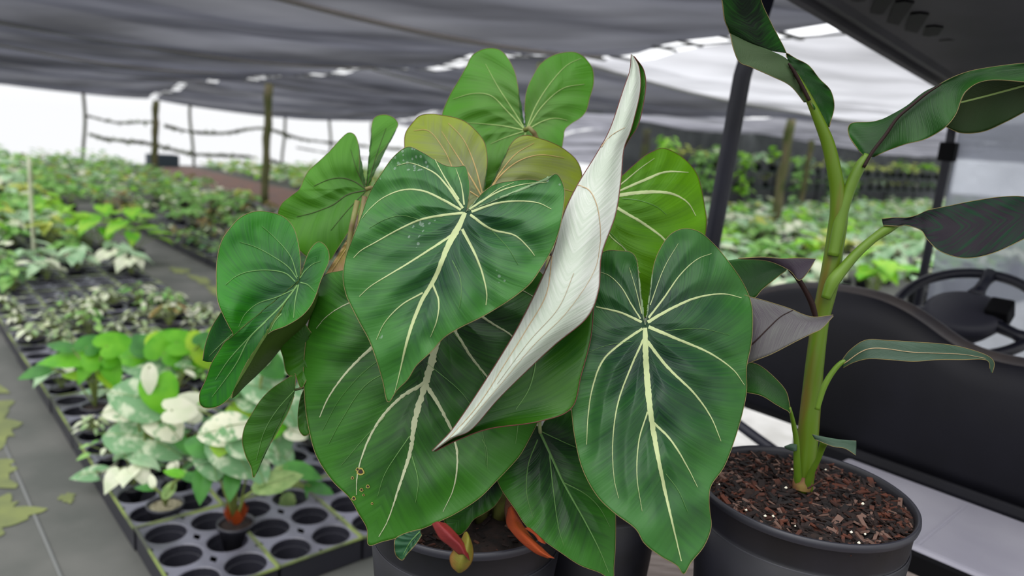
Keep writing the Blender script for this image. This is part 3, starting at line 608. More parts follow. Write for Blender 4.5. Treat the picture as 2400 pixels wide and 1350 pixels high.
# back left leaf with a narrow second lobe
L7 = [(854,432),(843,410),(842,369),(838,330),(829,314),(817,311),(800,324),(776,351),(749,377),(723,401),(711,422),(702,443),(681,460),(660,478),(651,502),(657,531),(687,570),(717,600),(746,614),(773,610),(788,588),(811,552),(832,517),(847,478),(857,452),(862,447),(868,434),(877,398),(884,369),(903,345),(921,315),(933,291),(924,277),(903,269),(880,274),(872,289),(871,324),(865,369),(862,407),(857,434)]
V7 = [([(857,443),(830,425),(800,417),(770,421),(735,436)],2.6,1),([(857,446),(815,456),(780,480),(735,498),(695,508)],3,1),([(856,449),(815,492),(775,540)],2,.8),([(856,440),(835,395),(822,350)],2,.8),([(862,436),(880,370),(905,300)],2,.8)]
blade(PH, L7, (858,444), (1.10,.1,-.15,.5,.5,0), G_BACKL, V7, M['vein_dark'], q=.008, qs=26, rip=.004, seed=31, label='bright green leaf at the back left, seen from below')
mb = MB(); mb.tube([at(857,444,1.098), at(868,440,1.10), at(885,447,1.12), at(905,470,1.14), at(930,560,1.12)], .0035, 8); mb.obj('petiole', M['petiole'], PH)
petiole(PH, at(930,560,1.12), soilpt(-.03, .05), back=0, lift=-.05)

# tallest leaf at the back, two upright lobes
L8 = [(1228,292),(1223,284),(1217,248),(1214,204),(1205,165),(1190,136),(1173,118),(1152,113),(1131,116),(1107,130),(1093,156),(1078,183),(1054,224),(1036,269),(1030,330),(1045,390),(1080,445),(1130,490),(1200,510),(1260,480),(1295,430),(1312,375),(1321,322),(1324,304),(1339,290),(1362,275),(1374,260),(1382,230),(1391,198),(1389,162),(1374,139),(1353,124),(1330,122),(1294,131),(1267,150),(1250,177),(1235,210),(1230,248),(1231,285)]
V8 = [([(1230,302),(1205,262),(1165,200),(1138,150)],3.5,1),([(1228,302),(1190,262),(1150,224),(1110,219),(1062,232)],3.5,1),([(1226,305),(1185,296),(1130,290),(1095,288)],3.5,1),([(1228,308),(1185,322),(1150,337)],3,1),([(1235,300),(1255,250),(1290,195),(1330,152),(1363,136)],3.5,1),([(1236,302),(1270,250),(1320,207),(1370,197)],3.5,1),([(1238,303),(1270,285),(1300,277),(1330,282)],3.5,1),([(1232,310),(1215,400),(1205,490)],4,2)]
blade(PH, L8, (1231,305), (1.16,.05,-.12,.9,.4,0), G_TOP, V8, M['vein_back'], q=.009, qs=24, rip=.004, seed=41, label='tallest leaf standing up at the back in two rounded lobes')
mb = MB(); mb.tube([at(1230,305,1.157), at(1240,300,1.15), at(1252,312,1.15), at(1262,335,1.16), at(1262,450,1.14)], .0042, 8); mb.obj('petiole', M['petiole'], PH)
petiole(PH, at(1262,450,1.14), soilpt(.02, .05), back=0, lift=-.05)

# pale backlit leaf just behind the front leaf
L9 = [(1133,445),(1137,420),(1141,396),(1141,358),(1134,331),(1113,304),(1090,285),(1063,275),(1036,270),(1010,267),(983,272),(965,290),(950,313),(948,346),(955,400),(985,455),(1040,505),(1110,540),(1180,555),(1260,545),(1320,510),(1358,455),(1364,408),(1353,378),(1330,355),(1300,337),(1267,325),(1235,317),(1214,322),(1196,340),(1184,367),(1170,396),(1158,425),(1140,452)]
V9 = [([(1130,462),(1097,405),(1062,350),(1035,308)],4,1),([(1132,460),(1112,385),(1085,325),(1050,288)],3.5,1),([(1128,466),(1080,430),(1040,350),(1003,306),(970,306)],3,1),([(1140,462),(1170,415),(1215,378),(1265,363),(1322,370)],4,1),([(1140,458),(1172,405),(1210,360),(1252,335)],3.5,1),([(1142,468),(1230,440),(1300,440),(1350,450)],3.5,1)]
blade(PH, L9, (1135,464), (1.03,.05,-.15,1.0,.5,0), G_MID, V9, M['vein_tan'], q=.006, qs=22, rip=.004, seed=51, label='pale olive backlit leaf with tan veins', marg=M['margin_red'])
petiole(PH, at(1135,464,1.03), soilpt(0, .04), back=.02)

# yellow green leaf behind the right one
L10 = [(1424,450),(1432,436),(1446,422),(1458,412),(1482,390),(1513,364),(1532,354),(1551,347),(1570,352),(1593,364),(1617,385),(1634,409),(1644,442),(1652,485),(1656,513),(1655,537),(1650,570),(1632,630),(1600,680),(1560,715),(1510,745),(1470,700),(1430,650),(1405,600),(1390,545),(1385,500),(1398,470)]
V10 = [([(1424,457),(1458,430),(1500,395),(1534,371)],4,1),([(1422,461),(1455,446),(1510,422),(1560,403),(1614,404)],4.5,1.5,[3,5,6,4,1.5]),([(1422,464),(1455,457),(1520,450),(1575,454),(1612,475),(1631,506)],7,2,[6,8,8,6,3,1.5]),([(1420,468),(1448,488),(1510,525),(1556,560),(1590,605)],8,3),([(1416,472),(1425,545),(1465,585),(1500,640)],3,1.5)]
V10b = [([(1458,465),(1500,470),(1540,485),(1562,503)],2,.8),([(1430,545),(1470,587),(1497,613)],1.6,.8)]
blade(PH, L10, (1420,465), (1.03,.1,-.15,.8,.3,0), G_YEL, V10, M['vein'], q=.005, qs=24, rip=.004, seed=61, vs2=V10b, label='sunlit yellow green leaf behind the right leaf', marg=M['margin_red'], rag=.08)
petiole(PH, at(1420,465,1.03), soilpt(.04, .04), back=.02)

# small hanging leaves at the lower left
L11 = [(692,905),(693,885),(692,875),(668,890),(637,911),(610,939),(589,972),(573,1002),(568,1036),(576,1069),(589,1097),(594,1120),(607,1094),(619,1063),(640,1030),(661,993),(677,963),(689,930)]
blade(PH, L11, (691,914), (1.0,0,-.1,2,.3,0), G_DARK, [([(690,915),(650,960),(620,1010),(600,1080)],2,.8)], M['vein_thin'], q=.003, qs=14, seed=71, N=140, K=30, label='small dark pointed leaf hanging low at the left')
mb = MB(); mb.tube([at(691,914,1.0), at(702,911,1.0), at(716,908,1.005), at(740,930,1.02)], .0018, 8); mb.obj('petiole', M['vein_dark'], PH)
petiole(PH, at(740,930,1.02), soilpt(-.06, .0), back=0, lift=-.02)
L12 = [(730,780),(700,745),(680,765),(655,800),(664,840),(671,872),(680,882),(692,880),(698,895),(706,910),(716,895),(724,870),(735,835),(740,800)]
blade(PH, L12, (722,790), (1.01,0,-.1,2,.3,0), G_DARK, [], q=0, seed=72, N=120, K=24, label='shaded leaf tucked behind the lower left')
L12b = [(716,905),(705,930),(698,975),(702,1010),(714,1022),(730,1010),(745,960),(740,920),(725,900)]
blade(PH, L12b, (720,912), (1.03,0,-.1,2,.3,0), G_DARK, [], q=0, seed=73, N=90, K=20, label='dark leaf beneath the big lower leaf')
L13 = [(1172,1118),(1180,1148),(1160,1185),(1135,1203),(1110,1218),(1094,1240),(1076,1254),(1052,1242),(1040,1215),(1060,1175),(1105,1140),(1150,1115)]
blade(PH, L13, (1165,1125), (1.0,0,-.1,1,.3,0), G_SMALL, [], q=0, seed=74, N=110, K=24, label='dark shaded leaf just above the pot rim')
L15 = [(835,540),(815,560),(790,600),(765,640),(750,668),(775,665),(800,640),(818,622),(834,590),(840,560)]
blade(PH, L15, (836,545), (1.06,0,-.1,1,.3,0), [leafmat('young_yellow_leaf', lin(150, 140, 40), lin(190, 150, 110), trans=.4), G_DARK[1], M['margin_red']], [([(835,545),(810,585),(775,640)],3,1)], M['vein_tan'], q=.003, seed=75, N=90, K=20, label='young yellow and pinkish leaf behind the left leaves')
for (x0, y0, x1, y1) in ((838,470,815,600), (855,460,838,590), (1290,600,1285,650)):
    mb = MB(); mb.tube([at(x0, y0, 1.05), at((x0+x1)/2-3, (y0+y1)/2, 1.05), at(x1, y1, 1.05), at(x1+25, y1+150, 1.04)], .004, 8); mb.obj('petiole', M['petiole'], PH)
# teal leaf end, red bract, dried sheaths by the rim
TE = [(987,1240),(950,1250),(927,1263),(925,1287),(929,1303),(943,1313),(952,1301),(975,1275),(988,1255)]
blade(PH, TE, (985,1245), (.835,0,-.1,1,.3,0), [leafmat('teal_leaf', lin(28, 70, 48), lin(36, 84, 50), trans=.2), G_DARK[1], M['margin']], [([(984,1246),(962,1270),(945,1300)],2.4,1.2)], M['vein_thin'], q=0, seed=76, N=80, K=18, label='small teal leaf end with a dead brown tip hanging over the rim')
RED = leafmat('red_bract', lin(112, 28, 32), lin(140, 48, 44), trans=.2, rough=.4); REDG = leafmat('yellow_green_bract', lin(112, 112, 34), lin(150, 82, 48), trans=.25)
rb = loft(PH, [[(1012,1228,.83),(1025,1222,.825),(1045,1226,.83)],[(1020,1245,.825),(1038,1238,.815),(1062,1241,.825)],[(1032,1264,.82),(1055,1256,.81),(1083,1266,.82)],[(1052,1280,.818),(1075,1276,.806),(1095,1288,.815)],[(1075,1300,.815),(1088,1300,.806),(1101,1314,.812)]], [RED, RED, M['margin_red']], 34, 14, name='bract', label='crimson bract hanging over the pot rim', rims=())
loft(rb, [[(1088,1248,.835),(1094,1246,.83),(1099,1252,.835)],[(1078,1268,.83),(1098,1262,.818),(1107,1275,.83)],[(1066,1284,.828),(1092,1290,.812),(1110,1296,.826)],[(1054,1305,.826),(1082,1312,.81),(1106,1318,.824)],[(1058,1328,.824),(1078,1332,.812),(1094,1334,.822)],[(1072,1342,.822),(1076,1343,.82),(1082,1342,.822)]], [REDG, REDG, M['margin_red']], 40, 14, name='bract_lobe', label='yellow green outer lobe of the bract', rims=())
ORG = leafmat('dried_orange_sheath', lin(150, 62, 20), lin(128, 46, 20), trans=.3, rough=.6); BRN = leafmat('brown_sheath', lin(98, 60, 40), lin(70, 42, 34), trans=.1, rough=.8)
loft(PH, [[(1190,1190,.97),(1200,1185,.965),(1214,1195,.97)],[(1186,1225,.95),(1205,1220,.94),(1228,1232,.95)],[(1203,1252,.90),(1222,1246,.885),(1250,1262,.90)],[(1226,1276,.87),(1244,1268,.86),(1272,1284,.87)],[(1256,1298,.85),(1268,1293,.842),(1286,1298,.85)],[(1284,1309,.84),(1290,1307,.838),(1300,1308,.84)]], [ORG, ORG, M['margin_red']], 44, 12, name='dried_sheath', label='dried orange leaf sheath lying over the rim', rims=())
loft(PH, [[(1188,1160,.99),(1200,1155,.98),(1212,1162,.99)],[(1182,1195,.98),(1198,1190,.97),(1218,1200,.98)],[(1190,1240,.96),(1204,1238,.95),(1216,1242,.96)]], [BRN, BRN, M['margin_red']], 24, 10, name='dried_sheath', label='brown papery sheath', rims=())
loft(PH, [[(1228,1238,.90),(1240,1236,.895),(1252,1245,.9)],[(1250,1252,.88),(1262,1256,.875),(1276,1268,.88)],[(1262,1268,.87),(1270,1272,.868),(1279,1275,.87)]], [ORG, ORG, M['margin_red']], 20, 8, name='dried_sheath', rims=())
for x_ in (-.03, .02, .045):
    mb = MB(); mb.tube([soilpt(x_, .0), soilpt(x_*1.1, -.01)+Vector((0, 0, .05)), soilpt(x_*1.3, .0)+Vector((0, 0, .10))], [.012, .010, .006], 10); mb.obj('rhizome_stub', M['petiole'], PH)

# second black pot, dark, directly behind
BP = Vector((.165, 1.10, BEDZ)); t_ = thing('empty_pot', 'plain black pot half hidden right behind the central pot', 'pot', BP)
make_pot(t_, BP, .105, .25, soil=.05)

# ------------------------------------------------------------------ the banana-like plant
BN = thing('potted_banana_plant', 'young banana like plant with striped stem in wide black pot of bark, at the right', 'plant', BC)
make_pot(BN, BC, BR, BZ-BEDZ, soil=.017)
chips(BN, BC, BR, BZ-.016, 2600, 8, 'bark_mulch', .8)
def ptube(pts, dd, parent, m, name, n=14, mb=None, flat=1):
    """pts (px,py,width px); dd depth start..end"""
    P = np.array([(x, y, w_, dd[0]+(dd[1]-dd[0])*i/(len(pts)-1)) for i, (x, y, w_) in enumerate(pts)], float); Q = cr(P, max(20, len(pts)*5))
    mb = MB(); mb.tube([at(x, y, d) for x, y, w_, d in Q], [w_/2/FPX*d for x, y, w_, d in Q], n, flat=flat); return mb.obj(name, m, parent)
ptube([(1880,1150,46),(1885,1110,46),(1892,1040,47),(1897,983,46),(1904,910,43),(1910,850,41),(1923,750,39),(1934,700,42),(1945,650,44),(1955,583,41),(1963,530,42),(1966,500,40),(1963,450,34),(1955,400,32),(1940,335,29),(1918,280,23),(1893,225,16),(1868,180,11),(1850,152,7)], (1.062,.985), BN, M['stem'], 'pseudostem', 24)
ptube([(1952,600,26),(1966,530,28),(1980,478,26),(1996,430,27),(2014,392,26),(2034,364,20)], (1.012,1.0), BN, M['stem2'], 'petiole')
ptube([(1935,700,22),(1952,660,30),(1978,628,25),(2010,592,22),(2050,557,20),(2082,536,22),(2104,527,12)], (1.01,1.0), BN, M['stem2'], 'petiole')
ptube([(1912,745,12),(1902,710,14),(1888,682,12),(1868,650,12),(1850,630,10)], (1.015,1.0), BN, M['purple'], 'petiole')
ptube([(1915,960,12),(1930,910,14),(1948,877,13),(1972,850,11),(2000,838,7)], (1.005,.99), BN, M['stem2'], 'petiole')
ptube([(1872,1135,20),(1868,1080,16),(1866,1030,13),(1858,985,10),(1851,955,6)], (1.05,1.0), BN, M['stem2'], 'petiole')
ptube([(1890,1140,18),(1903,1105,14),(1918,1075,12),(1928,1045,16),(1934,1033,18)], (1.045,.985), BN, M['stem2'], 'petiole')
ptube([(1878,1148,40),(1880,1135,44),(1884,1118,40)], (1.052,1.052), BN, mat('stem_base_brown', lin(96, 54, 38), .7, lin(120, 100, 50), 60), 'stem_base')
ptube([(1893,1145,4),(1910,1135,4),(1928,1124,3)], (1.03,1.02), BN, M['chip2'], 'dry_twig')
BG = leafmat('banana_leaf_green', lin(18, 58, 14), lin(34, 90, 14), trans=.3, sfreq=60, contrast=.5, rough=.4)
BDk = leafmat('banana_leaf_dark', lin(11, 22, 12), lin(24, 70, 14), trans=.2, sfreq=14, contrast=.9, rough=.5, spec=.15)
BU = leafmat('banana_leaf_pale_underside', lin(72, 92, 60), lin(62, 86, 50), trans=.3, sfreq=60, contrast=.4, rough=.6)
BO = leafmat('banana_leaf_olive', lin(34, 56, 8), lin(28, 60, 14), trans=.3, sfreq=60, contrast=.5, rough=.5)
BM = leafmat('banana_leaf_mottled', lin(32, 27, 34), lin(14, 46, 28), trans=.06, sfreq=13, contrast=2.6, rough=.55, spec=.12)
BP_ = leafmat('purple_grey_leaf', lin(70, 62, 70), lin(100, 102, 96), trans=.15, sfreq=30, contrast=.7, rough=.4)
BQ = leafmat('purple_dark_leaf', lin(50, 40, 52), lin(72, 70, 70), trans=.15, sfreq=30, contrast=.7, rough=.4)
BT = leafmat('silver_green_leaf', lin(44, 68, 50), lin(70, 92, 76), trans=.15, sfreq=40, contrast=.6, rough=.4)
def tr3(a, b=None): return [a, b or a, M['margin']]
# upper left leaf
d = .99
b1 = loft(BN, [[(1890,240,.992),(1885,240,.993)],[(1872,196,.99),(1852,201,.985)],[(1858,170,.985),(1807,178,.965)],[(1846,140,.985),(1760,157,.95)],[(1810,120,.97),(1733,145,.945)],[(1755,99,.955),(1719,113,.94)],[(1714,78,.945),(1712,80,.94)]], tr3(BU), 50, 20, label='upper left leaf, pale underside with the twist', rims=(-1,))
loft(b1, [[(1941,297,1.0),(1943,298,1.0)],[(1912,262,.992),(1955,252,1.012)],[(1893,225,.99),(1947,213,1.01)],[(1872,190,.988),(1920,184,1.005)],[(1858,168,.986),(1896,154,1.0)],[(1849,150,.985),(1867,138,.992)],[(1843,128,.985),(1843,124,.985)]], tr3(BG), 60, 20, name='blade_half', wav=.004, rims=(-1,))
loft(b1, [[(1640,-210,.93),(1642,-214,.932),(1646,-212,.934)],[(1640,-170,.915),(1668,-178,.935),(1692,-168,.95)],[(1658,-110,.905),(1705,-118,.938),(1738,-105,.96)],[(1680,-50,.90),(1735,-60,.94),(1772,-50,.97)],[(1692,0,.91),(1738,-2,.945),(1784,2,.98)],[(1698,44,.92),(1745,40,.95),(1807,53,.985)],[(1706,66,.935),(1770,74,.955),(1822,82,.985)],[(1713,80,.945),(1780,104,.96),(1836,108,.985)],[(1740,93,.955),(1800,117,.97),(1843,124,.985)]], tr3(BDk), 60, 24, name='blade_half', label='dark upper stretch of the leaf')
ptube([(1897,236,8),(1876,195,9),(1860,166,8),(1848,148,5)], (.984,.979), b1, M['purple'], 'midrib')
# upper right leaf
b2 = loft(BN, [[(2012,352,1.0),(2030,368,.998),(2048,368,1.0)],[(1989,315,1.02),(2046,350,.998),(2078,354,.99)],[(1996,289,1.03),(2068,322,.995),(2122,338,.975)],[(2052,284,1.02),(2103,275,.99),(2169,326,.96)],[(2120,258,1.0),(2136,248,.985),(2213,300,.945)],[(2170,218,.985),(2180,214,.98),(2240,268,.94)],[(2235,180,.975),(2242,192,.97),(2264,214,.945)],[(2306,160,.965),(2306,172,.96),(2320,188,.95)],[(2440,146,.94),(2440,160,.94),(2440,196,.94)],[(2560,158,.92),(2562,175,.92),(2560,205,.925)],[(2640,205,.90),(2642,208,.90),(2640,212,.90)]], tr3(BG, BDk), 90, 26, label='upper right leaf, glossy green with a dark midrib', wav=.003)
loft(b2, [[(2256,222,.965),(2240,262,.985),(2216,297,1.0)],[(2268,210,.965),(2266,245,.985),(2254,312,1.0)],[(2300,190,.965),(2306,228,.985),(2306,308,1.0)],[(2361,186,.965),(2361,213,.98),(2361,284,.99)],[(2440,182,.96),(2440,190,.97),(2440,245,.98)],[(2540,190,.94),(2540,195,.945),(2545,222,.95)],[(2640,210,.91),(2640,211,.91),(2640,214,.91)]], tr3(BO), 60, 22, name='blade_half', label='olive underside of the drooping far part', rims=(-1,), vs=[([(2252,240),(2300,228),(2360,212),(2440,190)],4,5)], matv=M['vein_back'])
ptube([(2024,392,8),(2045,356,8),(2075,317,8),(2103,277,7),(2136,248,7),(2172,219,6),(2205,198,4)], (.993,.97), b2, M['purple'], 'midrib')
# right mottled leaf
loft(BN, [[(2067,513,1.0),(2068,520,1.0),(2070,528,.998)],[(2097,510,.995),(2102,520,.992),(2106,530,.99)],[(2126,510,.985),(2125,518,.985),(2124,528,.98)],[(2152,503,.975),(2155,520,.972),(2159,540,.965)],[(2178,492,.965),(2178,525,.962),(2175,563,.95)],[(2227,482,.955),(2220,535,.95),(2206,590,.93)],[(2276,472,.95),(2270,530,.94),(2262,605,.925)],[(2341,462,.94),(2335,520,.935),(2325,594,.92)],[(2400,461,.935),(2400,505,.93),(2396,562,.92)],[(2470,478,.93),(2470,492,.928),(2470,522,.92)],[(2530,500,.925),(2530,503,.925),(2530,506,.922)]], tr3(BM), 90, 30, label='right leaf mottled in purple and dark green', wav=.002)
# lower right slender leaf
loft(BN, [[(1970,849,.995),(1972,854,.995),(1976,862,.995)],[(1993,820,.985),(1996,834,.983),(2002,849,.98)],[(2030,797,.975),(2032,818,.97),(2036,841,.965)],[(2083,798,.965),(2083,820,.96),(2083,843,.955)],[(2150,802,.955),(2145,825,.95),(2140,847,.945)],[(2217,807,.95),(2210,825,.945),(2200,843,.94)],[(2267,817,.945),(2262,830,.942),(2255,843,.938)],[(2313,833,.94),(2308,837,.94),(2300,842,.938)],[(2330,850,.94),(2324,852,.94),(2317,848,.94)],[(2326,874,.942),(2323,873,.942),(2320,864,.942)]], tr3(BT, BG), 90, 18, label='slender silvery green leaf reaching right over the seat back', vs=[([(1978,852),(2035,818),(2145,826),(2260,831),(2310,840)],2.2,1)], matv=M['vein_grey'])
# small left leaves
b4 = loft(BN, [[(1690,612,1.0),(1700,640,1.0),(1705,672,1.0)],[(1743,606,1.0),(1750,650,1.0),(1760,700,1.0)],[(1787,606,1.0),(1787,640,1.0),(1788,677,1.0)],[(1820,614,1.0),(1820,630,1.0),(1820,651,1.0)],[(1846,624,1.0),(1845,628,1.0),(1843,634,1.0)]], tr3(BG), 40, 16, label='upper left small leaf, green inside', rims=(-1,))
loft(b4, [[(1730,606,.99),(1735,607,.995)],[(1787,603,.985),(1800,612,.99)],[(1833,606,.982),(1850,634,.985)],[(1860,605,.98),(1872,657,.98)],[(1885,605,.98),(1892,640,.98)],[(1912,607,.98),(1908,614,.98)]], tr3(BQ), 40, 14, name='blade_half', label='purple grey outer side')
loft(BN, [[(1740,690,.98),(1742,760,.98),(1744,855,.98)],[(1767,698,.98),(1770,755,.975),(1775,843,.97)],[(1800,707,.975),(1805,755,.97),(1812,828,.962)],[(1850,723,.97),(1853,750,.965),(1860,803,.957)],[(1883,737,.965),(1890,755,.962),(1900,783,.955)],[(1910,743,.962),(1918,755,.96),(1926,770,.955)],[(1953,738,.955),(1953,739,.955),(1953,741,.955)]], tr3(BP_), 60, 24, label='purple grey leaf crossing in front of the stem', vs=[([(1745,822),(1770,800),(1800,770),(1830,742),(1858,727)],4,2)], matv=M['purple'])
loft(BN, [[(1735,848,1.0),(1737,880,1.0),(1738,918,1.0)],[(1773,853,1.0),(1778,885,.995),(1783,927,.99)],[(1807,877,1.0),(1812,905,.995),(1817,947,.99)],[(1840,913,1.0),(1840,930,.998),(1836,958,.995)],[(1850,945,1.0),(1850,955,1.0),(1846,963,1.0)],[(1853,968,1.0),(1852,968,1.0),(1851,969,1.0)]], tr3(BG, BT), 40, 18, label='small dark green leaf low on the left')
loft(BN, [[(1903,1018,.985),(1906,1024,.985),(1910,1030,.985)],[(1950,1027,.975),(1950,1036,.972),(1951,1046,.97)],[(1980,1031,.972),(1980,1040,.97),(1980,1051,.967)],[(2007,1033,.97),(2007,1048,.97),(2006,1067,.966)]], tr3(BT), 30, 12, label='smallest leaf just above the bark', rims=(-1,))
loft(BN, [[(1838,1046,1.03),(1839,1049,1.03),(1842,1052,1.03)],[(1855,1040,1.025),(1858,1048,1.02),(1860,1058,1.02)],[(1868,1042,1.02),(1868,1048,1.02),(1868,1056,1.02)]], tr3(BT), 16, 8, rims=())
# ------------------------------------------------------------------ the golf cart
def T3(v): return ab(v[1], v[0], v[2])        # local (b, a, z)
GC = thing('golf_cart', 'black utility golf cart with canopy, seat back and steering wheel carrying the pots', 'golf cart', ab(.43, 1.9, 0))
KB = mat('cart_black_metal', lin(20, 21, 32), .4, lin(32, 33, 46), 5, spec=.4)
KP = mat('cart_black_vinyl', lin(12, 12, 18), .55, lin(19, 19, 27), 5, spec=.25, bump=.12)
KD = mat('cart_dark_plastic', lin(9, 9, 12), .7, spec=.15)
def bx(name, lo, hi, m, parent=GC, bv=0, label=None, **k):
    mb = MB(); mb.box(lo, hi, T=T3); o = mb.obj(name, m, parent, smooth=False)
    if bv: bevel(o, bv, 3)
    if label: o['label'] = label
    return o
# canopy: slab with a stepped rim, hanging a little lower towards the front
def cz(b): return 1.925-(b-1.8)*.115
def ca(b): return 1.05-(b-1.86)*.03
mb = MB(); n = 24; sec = [(-1.45, .0), (-1.45, .05), (-.04, .05), (.0, .035), (.0, -.012), (-.012, -.018), (-.028, -.012), (-.032, .006), (-.058, .008), (-.064, -.006), (-.078, -.006), (-.09, .01), (-.16, .018), (-.7, .026), (-1.3, .012)]
bs = np.linspace(1.15, 3.0, n); V = []
for b in bs:
    for da, dz in sec: V.append(ab(ca(b)+da, b, cz(b)+dz))
k = len(sec); F = [(i*k+j, i*k+(j+1) % k, (i+1)*k+(j+1) % k, (i+1)*k+j) for i in range(n-1) for j in range(k)] + [tuple(range(k)), tuple((n-1)*k+j for j in range(k-1, -1, -1))]
mb.add(V, F); can = mb.obj('canopy', mat('canopy_underside', lin(40, 39, 43), .7, lin(54, 52, 58), 3, spec=.35), GC, smooth=False)
can['label'] = 'dark moulded roof canopy'
def onz(px, py, zz=1.915):
    v = fwd+RT*((px-1200)/FPX)-UP*((py-675)/FPX); return CP+v*((zz-CAMH)/v.z)
for (x0, y0, x1, y1) in ((2010,4,2036,-40),(2053,34,2080,-12),(2090,60,2120,8),(2128,88,2155,36),(2162,117,2190,66),(2194,141,2221,96),(2224,161,2246,128),(2252,172,2266,154)):
    def onc(x, y):
        p_ = onz(x, y, 1.9)
        for _ in range(8): p_ = onz(x, y, cz(p_.dot(BX))+.012)
        return p_
    p, q_ = onc(x0, y0), onc(x1, y1); dd_ = (q_-p); s_ = dd_.cross(Vector((0, 0, 1))).normalized()*.022; zz = Vector((0, 0, .012)); mb = MB()
    pts = [p-s_*.8, p-dd_*.06, p+s_*.8, q_+s_, q_+dd_*.05, q_-s_]
    V = [v+zz*.1 for v in pts]+[v+(p+q_-v*2)*.06+zz*2.2 for v in pts]; mb.add(V, [(0,1,2,3,4,5), (11,10,9,8,7,6)]+[(i, i+6, (i+1) % 6+6, (i+1) % 6) for i in range(6)])
    mb.obj('moulded_slot', KD, can, smooth=False)  # flat dark colour stands in for shade inside the recess
# struts
def strut(P, hw, name, m=KB, lab=None):
    mb = MB(); mb.tube([T3(p) for p in P], hw, 16, flat=.8); o = mb.obj(name, m, GC)
    if lab: o['label'] = lab
    return o
strut([(1.70,1.02,1.92),(1.70,1.062,1.7),(1.70,1.088,1.27),(1.70,1.10,.9),(1.68,1.10,.55)], .023, 'canopy_strut', lab='near left canopy strut')
strut([(1.70,-.3,1.92),(1.70,-.3,1.2),(1.68,-.3,.55)], .023, 'canopy_strut')
fs = strut([(2.85,.935,1.79),(2.85,.930,1.6),(2.85,.935,1.15),(2.85,.94,.5)], .0155, 'front_strut')
strut([(2.85,-.25,1.79),(2.85,-.25,1.15),(2.85,-.25,.5)], .0155, 'front_strut')
bxx = bx('strut_clamp', (2.83,.905,1.535), (2.875,.957,1.60), KD, fs, .006)
# windshield
wm = bpy.data.materials.new('hazy_windshield'); wm.use_nodes = True; n_ = wm.node_tree; bp_ = n_.nodes['Principled BSDF']
bp_.inputs['Base Color'].default_value = lin(196, 200, 212); bp_.inputs['Roughness'].default_value = .25
tx = n_.nodes.new('ShaderNodeBsdfTransparent'); tx.inputs[0].default_value = (.93, .95, .98, 1); mx = n_.nodes.new('ShaderNodeMixShader')
tcw = n_.nodes.new('ShaderNodeTexCoord'); zn = n_.nodes.new('ShaderNodeTexNoise'); zn.inputs['Scale'].default_value = 5; zn.inputs['Detail'].default_value = 5; n_.links.new(tcw.outputs['Object'], zn.inputs[0])
mrw = n_.nodes.new('ShaderNodeMapRange'); mrw.inputs[1].default_value = .3; mrw.inputs[2].default_value = .7; mrw.inputs[3].default_value = .62; mrw.inputs[4].default_value = .42; n_.links.new(zn.outputs[0], mrw.inputs[0])
n_.links.new(mrw.outputs[0], mx.inputs[0]); n_.links.new(bp_.outputs[0], mx.inputs[1]); n_.links.new(tx.outputs[0], mx.inputs[2]); n_.links.new(mx.outputs[0], n_.nodes['Material Output'].inputs[0])
bx('windshield', (2.868,-.24,.72), (2.873,.915,1.78), wm, label='hazy clear plastic windshield')
# seat back: moulded shell, top edge waved over the two seats
prof = [(1.085,.90),(1.08,1.04),(1.05,1.105),(.98,1.15),(.87,1.183),(.76,1.193),(.69,1.19),(.63,1.176),(.58,1.155),(.53,1.130),(.49,1.115),(.44,1.108),(.36,1.112),(.28,1.135),(.2,1.17),(.1,1.19),(-.02,1.19),(-.14,1.16),(-.22,1.10),(-.24,.95)]
PP = cr(np.array(prof), 90); V = []; F = []
def zbot(a): return .80 if a < 1.0 else .80+(a-1.0)*.6
for a, zt in PP:
    zb = zbot(a); zt = max(zt, zb+.03); r_ = .05
    loop = [(1.80+.06, zb), (1.80+.012, zb+.008), (1.80, zb+.04), (1.797, (zb+zt)/2), (1.805, zt-.075), (1.815, zt-.045), (1.83, zt-.02), (1.85, zt-.004), (1.875, zt), (1.90, zt-.006), (1.92, zt-.025), (1.928, zt-.06), (1.93, (zb+zt)/2), (1.93, zb+.02)]
    V += [ab(a, b, z) for b, z in loop]
k = 14; m_ = len(PP); F = [(i*k+j, i*k+(j+1) % k, (i+1)*k+(j+1) % k, (i+1)*k+j) for i in range(m_-1) for j in range(k)] + [tuple(range(k)), tuple((m_-1)*k+j for j in range(k-1, -1, -1))]
mb = MB(); mb.add(V, F); sb_ = mb.obj('seat_backrest', KP, GC); sb_['label'] = 'black moulded seat back with waved top edge'
# roll along the top of the seat back, its highlight painted brownish grey
sel = [p for p in PP if p[1] > 1.0]; mb = MB(); mb.tube([ab(a, 1.868, z-.022) for a, z in sel], .028, 14); tr_ = mb.obj('top_roll', mat('roll_painted_highlight', lin(48, 45, 48), .5, lin(66, 60, 58), 7, spec=.3), sb_); tr_['label'] = 'rolled top edge with its highlight painted grey brown'
mb = MB(); V = [ab(a, 1.93+t*.36, .74+.02*math.sin(s_*3)) for s_, a in enumerate((-.2, .4, .72)) for t in (0, 1)]
bx('seat_cushion', (1.93, -.2, .62), (2.30, .74, .72), KP, bv=.03)
# seat support bracket left
bx('seat_bracket', (1.71, 1.085, .60), (1.75, 1.115, .86), KB, bv=.004)
mb = MB(); mb.tube([T3(p) for p in ((1.74,1.05,.80),(1.74,.98,.79),(1.74,.90,.765),(1.74,.83,.745),(1.74,.76,.74))], .014, 10); mb.obj('seat_rail', KB, GC)
